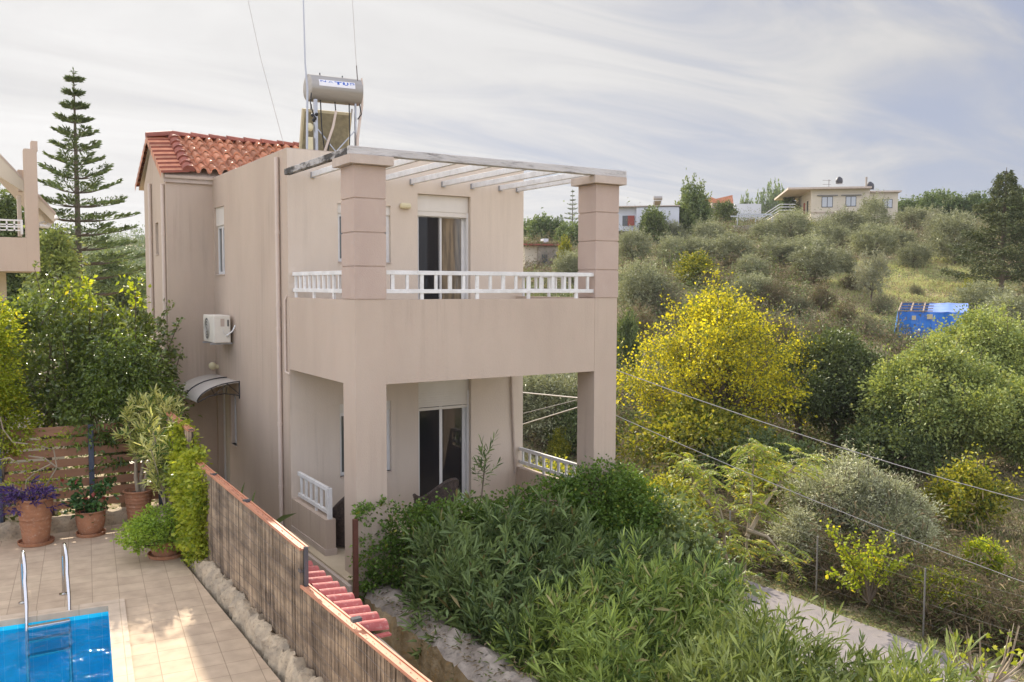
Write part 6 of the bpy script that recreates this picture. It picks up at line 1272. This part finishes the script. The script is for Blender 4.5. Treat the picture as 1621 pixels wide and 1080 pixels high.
# red roofed ruin
w = 125; p = at(1143, 330, w); rr = empty('ruined_roof', p, 'small ruin with a sagging red tiled roof on the skyline', 'ruin', rz=-YAW); k2 = w/FPX; m = mb('tile_roof'); m.prism([(-18*k2, 18*k2), (-10*k2, 15*k2), (16*k2, 21*k2), (18*k2, 8*k2), (6*k2, 8*k2), (-14*k2, 9*k2)], 1, 0, 4); m.build('roof', rr); m = mb('old_wall'); m.box(-15*k2, 17*k2, .3, 3.8, -2, 9*k2); m.build('wall', rr)
w = 122; p = at(1185, 335, w); m = mb('white_wall'); m.box(-22*w/FPX, 20*w/FPX, 0, 5, -1.5, 12*w/FPX); o = m.build('low_building'); o.location = p; o.rotation_euler = (0, 0, -YAW); tag(o, 'long low grey building between the red ruin and the reedy clumps', 'building')
# old grey building seen between house and column
w = 82; p, rz = frame_at(852, 425, w, radians(15)); k = w/FPX; ob = empty('old_building', p, 'old weathered grey building with overgrown flat roof seen past the balcony', 'building', rz=rz)
m = mb('old_wall'); m.box(0, 44*k, 0, 6, -2, 36*k); m.build('wall', ob); m = mb('cream_wall'); m.box(-.03-1.2, -.002, .3, 6, -2, 36*k); m.build('plastered_wall', ob); m = mb('tile_ridge'); m.box(-1.6, 46*k, -.4, 6.4, 36*k, 38.5*k); m.build('roof', ob)
for x in (6, 26): m = mb('dark_window'); m.box(x*k, (x+9)*k, -.04, -.003, 8*k, 22*k); m.build('opening', ob)
m = mb('white_wall'); m.box(14*k, 22*k, 1, 2, 38.6*k, 48*k); m.build('roof_tank', ob)
rg = RNG; P = np.stack([rg.uniform(-1.6, 46*k, 900), rg.uniform(-.6, 3, 900), rg.uniform(37*k, 41*k, 900)], 1); leaf_mesh('roof_growth', P, rdir(900)+np.array([0, 0, .3]), .3, .12, 'lf_scrub', ob)
# blue tarpaulin shed
p, w = ground_at(1421, 537); k = w/FPX; sh2 = empty('tarpaulin_shed', p, 'small shed wrapped in bright blue tarpaulin with a half open roof', 'shed', rz=-YAW-radians(27))
dz = (537-495)*k; Wd = 98*k; Dp = 3.6; hz2 = .35
n = 26; mt = mb('tarp'); V = []
for j in range(9):
    for i in range(n+1): x = Wd*i/n; z = dz*j/8; V.append((x, .06*sin(x*5+z)+.05*sin(x*11+2*z)+.10*(1-j/8)*sin(x*3), z))
mt.add(V, [(j*(n+1)+i, j*(n+1)+i+1, (j+1)*(n+1)+i+1, (j+1)*(n+1)+i) for j in range(8) for i in range(n)]); mt.build('front_sheet', sh2, smooth=True)
mt = mb('tarp'); V = []
for j in range(9):
    for i in range(n+1): y = Dp*i/n; z = (dz+.5*i/n)*j/8; V.append((-.02+.06*sin(y*5+z)-.25*(1-j/8), y, z))
mt.add(V, [(j*(n+1)+i, (j+1)*(n+1)+i, (j+1)*(n+1)+i+1, j*(n+1)+i+1) for j in range(8) for i in range(n)]); mt.build('side_sheet', sh2, smooth=True)
mt = mb('tarp_top'); V = []
for j in range(9):
    for i in range(n+1): f = i/n; x = Wd*(.42+.58*f); y = Dp*j/8; V.append((x, y, dz+.03+.5*j/8-.05*abs(sin(x*2.2))+.03*sin(y*4)))
mt.add(V, [(j*(n+1)+i, j*(n+1)+i+1, (j+1)*(n+1)+i+1, (j+1)*(n+1)+i) for j in range(8) for i in range(n)]); mt.build('roof_sheet', sh2, smooth=True)
mt = mb('timber')
for x in (0, .18, .36): mt.beam((Wd*x, -.05, dz+.02), (Wd*x, Dp, dz+.52), .09, .09)
for y in (0, .3, .6, .98): mt.beam((0, Dp*y, dz+.06+.5*y), (Wd*.5, Dp*y, dz+.06+.5*y), .10, .06)
mt.build('roof_frame', sh2)
for (x, y) in ((0, 0), (Wd, 0), (0, Dp), (Wd, Dp)): mt = mb('timber'); mt.beam((x, y+.1, -.3), (x, y+.1, dz+.0), .1, .1, up=(0, 1, 0)); mt.build('post', sh2)
mt = mb('tarp'); mt.box(0, Wd, Dp, Dp+.03, 0, dz+.5); mt.build('back_sheet', sh2); mt = mb('panel_edge'); mt.box(Wd*.20, Wd*.26, -.16, -.13, dz*.70, dz*.86); mt.box(Wd*.42, Wd*.50, -.16, -.13, dz*.74, dz*.92); mt.build('patch', sh2)

def patch_region():
    a = RNG.uniform(.36, .56); w_ = RNG.uniform(60, 84); s_ = a*w_; return (CAM[0]+w_*sin(YAW)+s_*cos(YAW), CAM[1]+w_*cos(YAW)-s_*sin(YAW))
scatter('pale_grass', 1300, patch_region, 'lf_palegrass', .26, .05, 40, .6, 'pale green grass on the open patch beside the dark cypress', 'grass', .10, .9)

P = np.stack([RNG.uniform(.05, .60, 900), RNG.uniform(-7, -.3, 900), RNG.uniform(.03, .07, 900)], 1); D_ = RNG.normal(size=P.shape)*np.array([1, 1, .15])
tag(leaf_mesh('leaf_litter', P, D_, .07, .02, 'lf_scrub', up=np.tile([0, 0, 1.], (900, 1))), 'dry fallen oleander leaves lying on the stone retaining wall', 'leaf litter', kind='stuff')

# ---- thin air haze: one even volume round the scene, sky outside
hm = bpy.data.materials.new('haze_air'); hm.use_nodes = True; nt = hm.node_tree; nt.nodes.clear(); o_ = nt.nodes.new('ShaderNodeOutputMaterial'); v_ = nt.nodes.new('ShaderNodeVolumePrincipled'); v_.inputs['Color'].default_value = (0.86, 0.90, 0.97, 1); v_.inputs['Density'].default_value = 0.00018; v_.inputs['Anisotropy'].default_value = 0.3; nt.links.new(v_.outputs[0], o_.inputs['Volume']); MATS['haze_air'] = hm
m = mb('haze_air'); m.box(-1900, 1900, -1900, 1900, -30, 48); tag(m.build('haze'), None, None, kind='stuff')
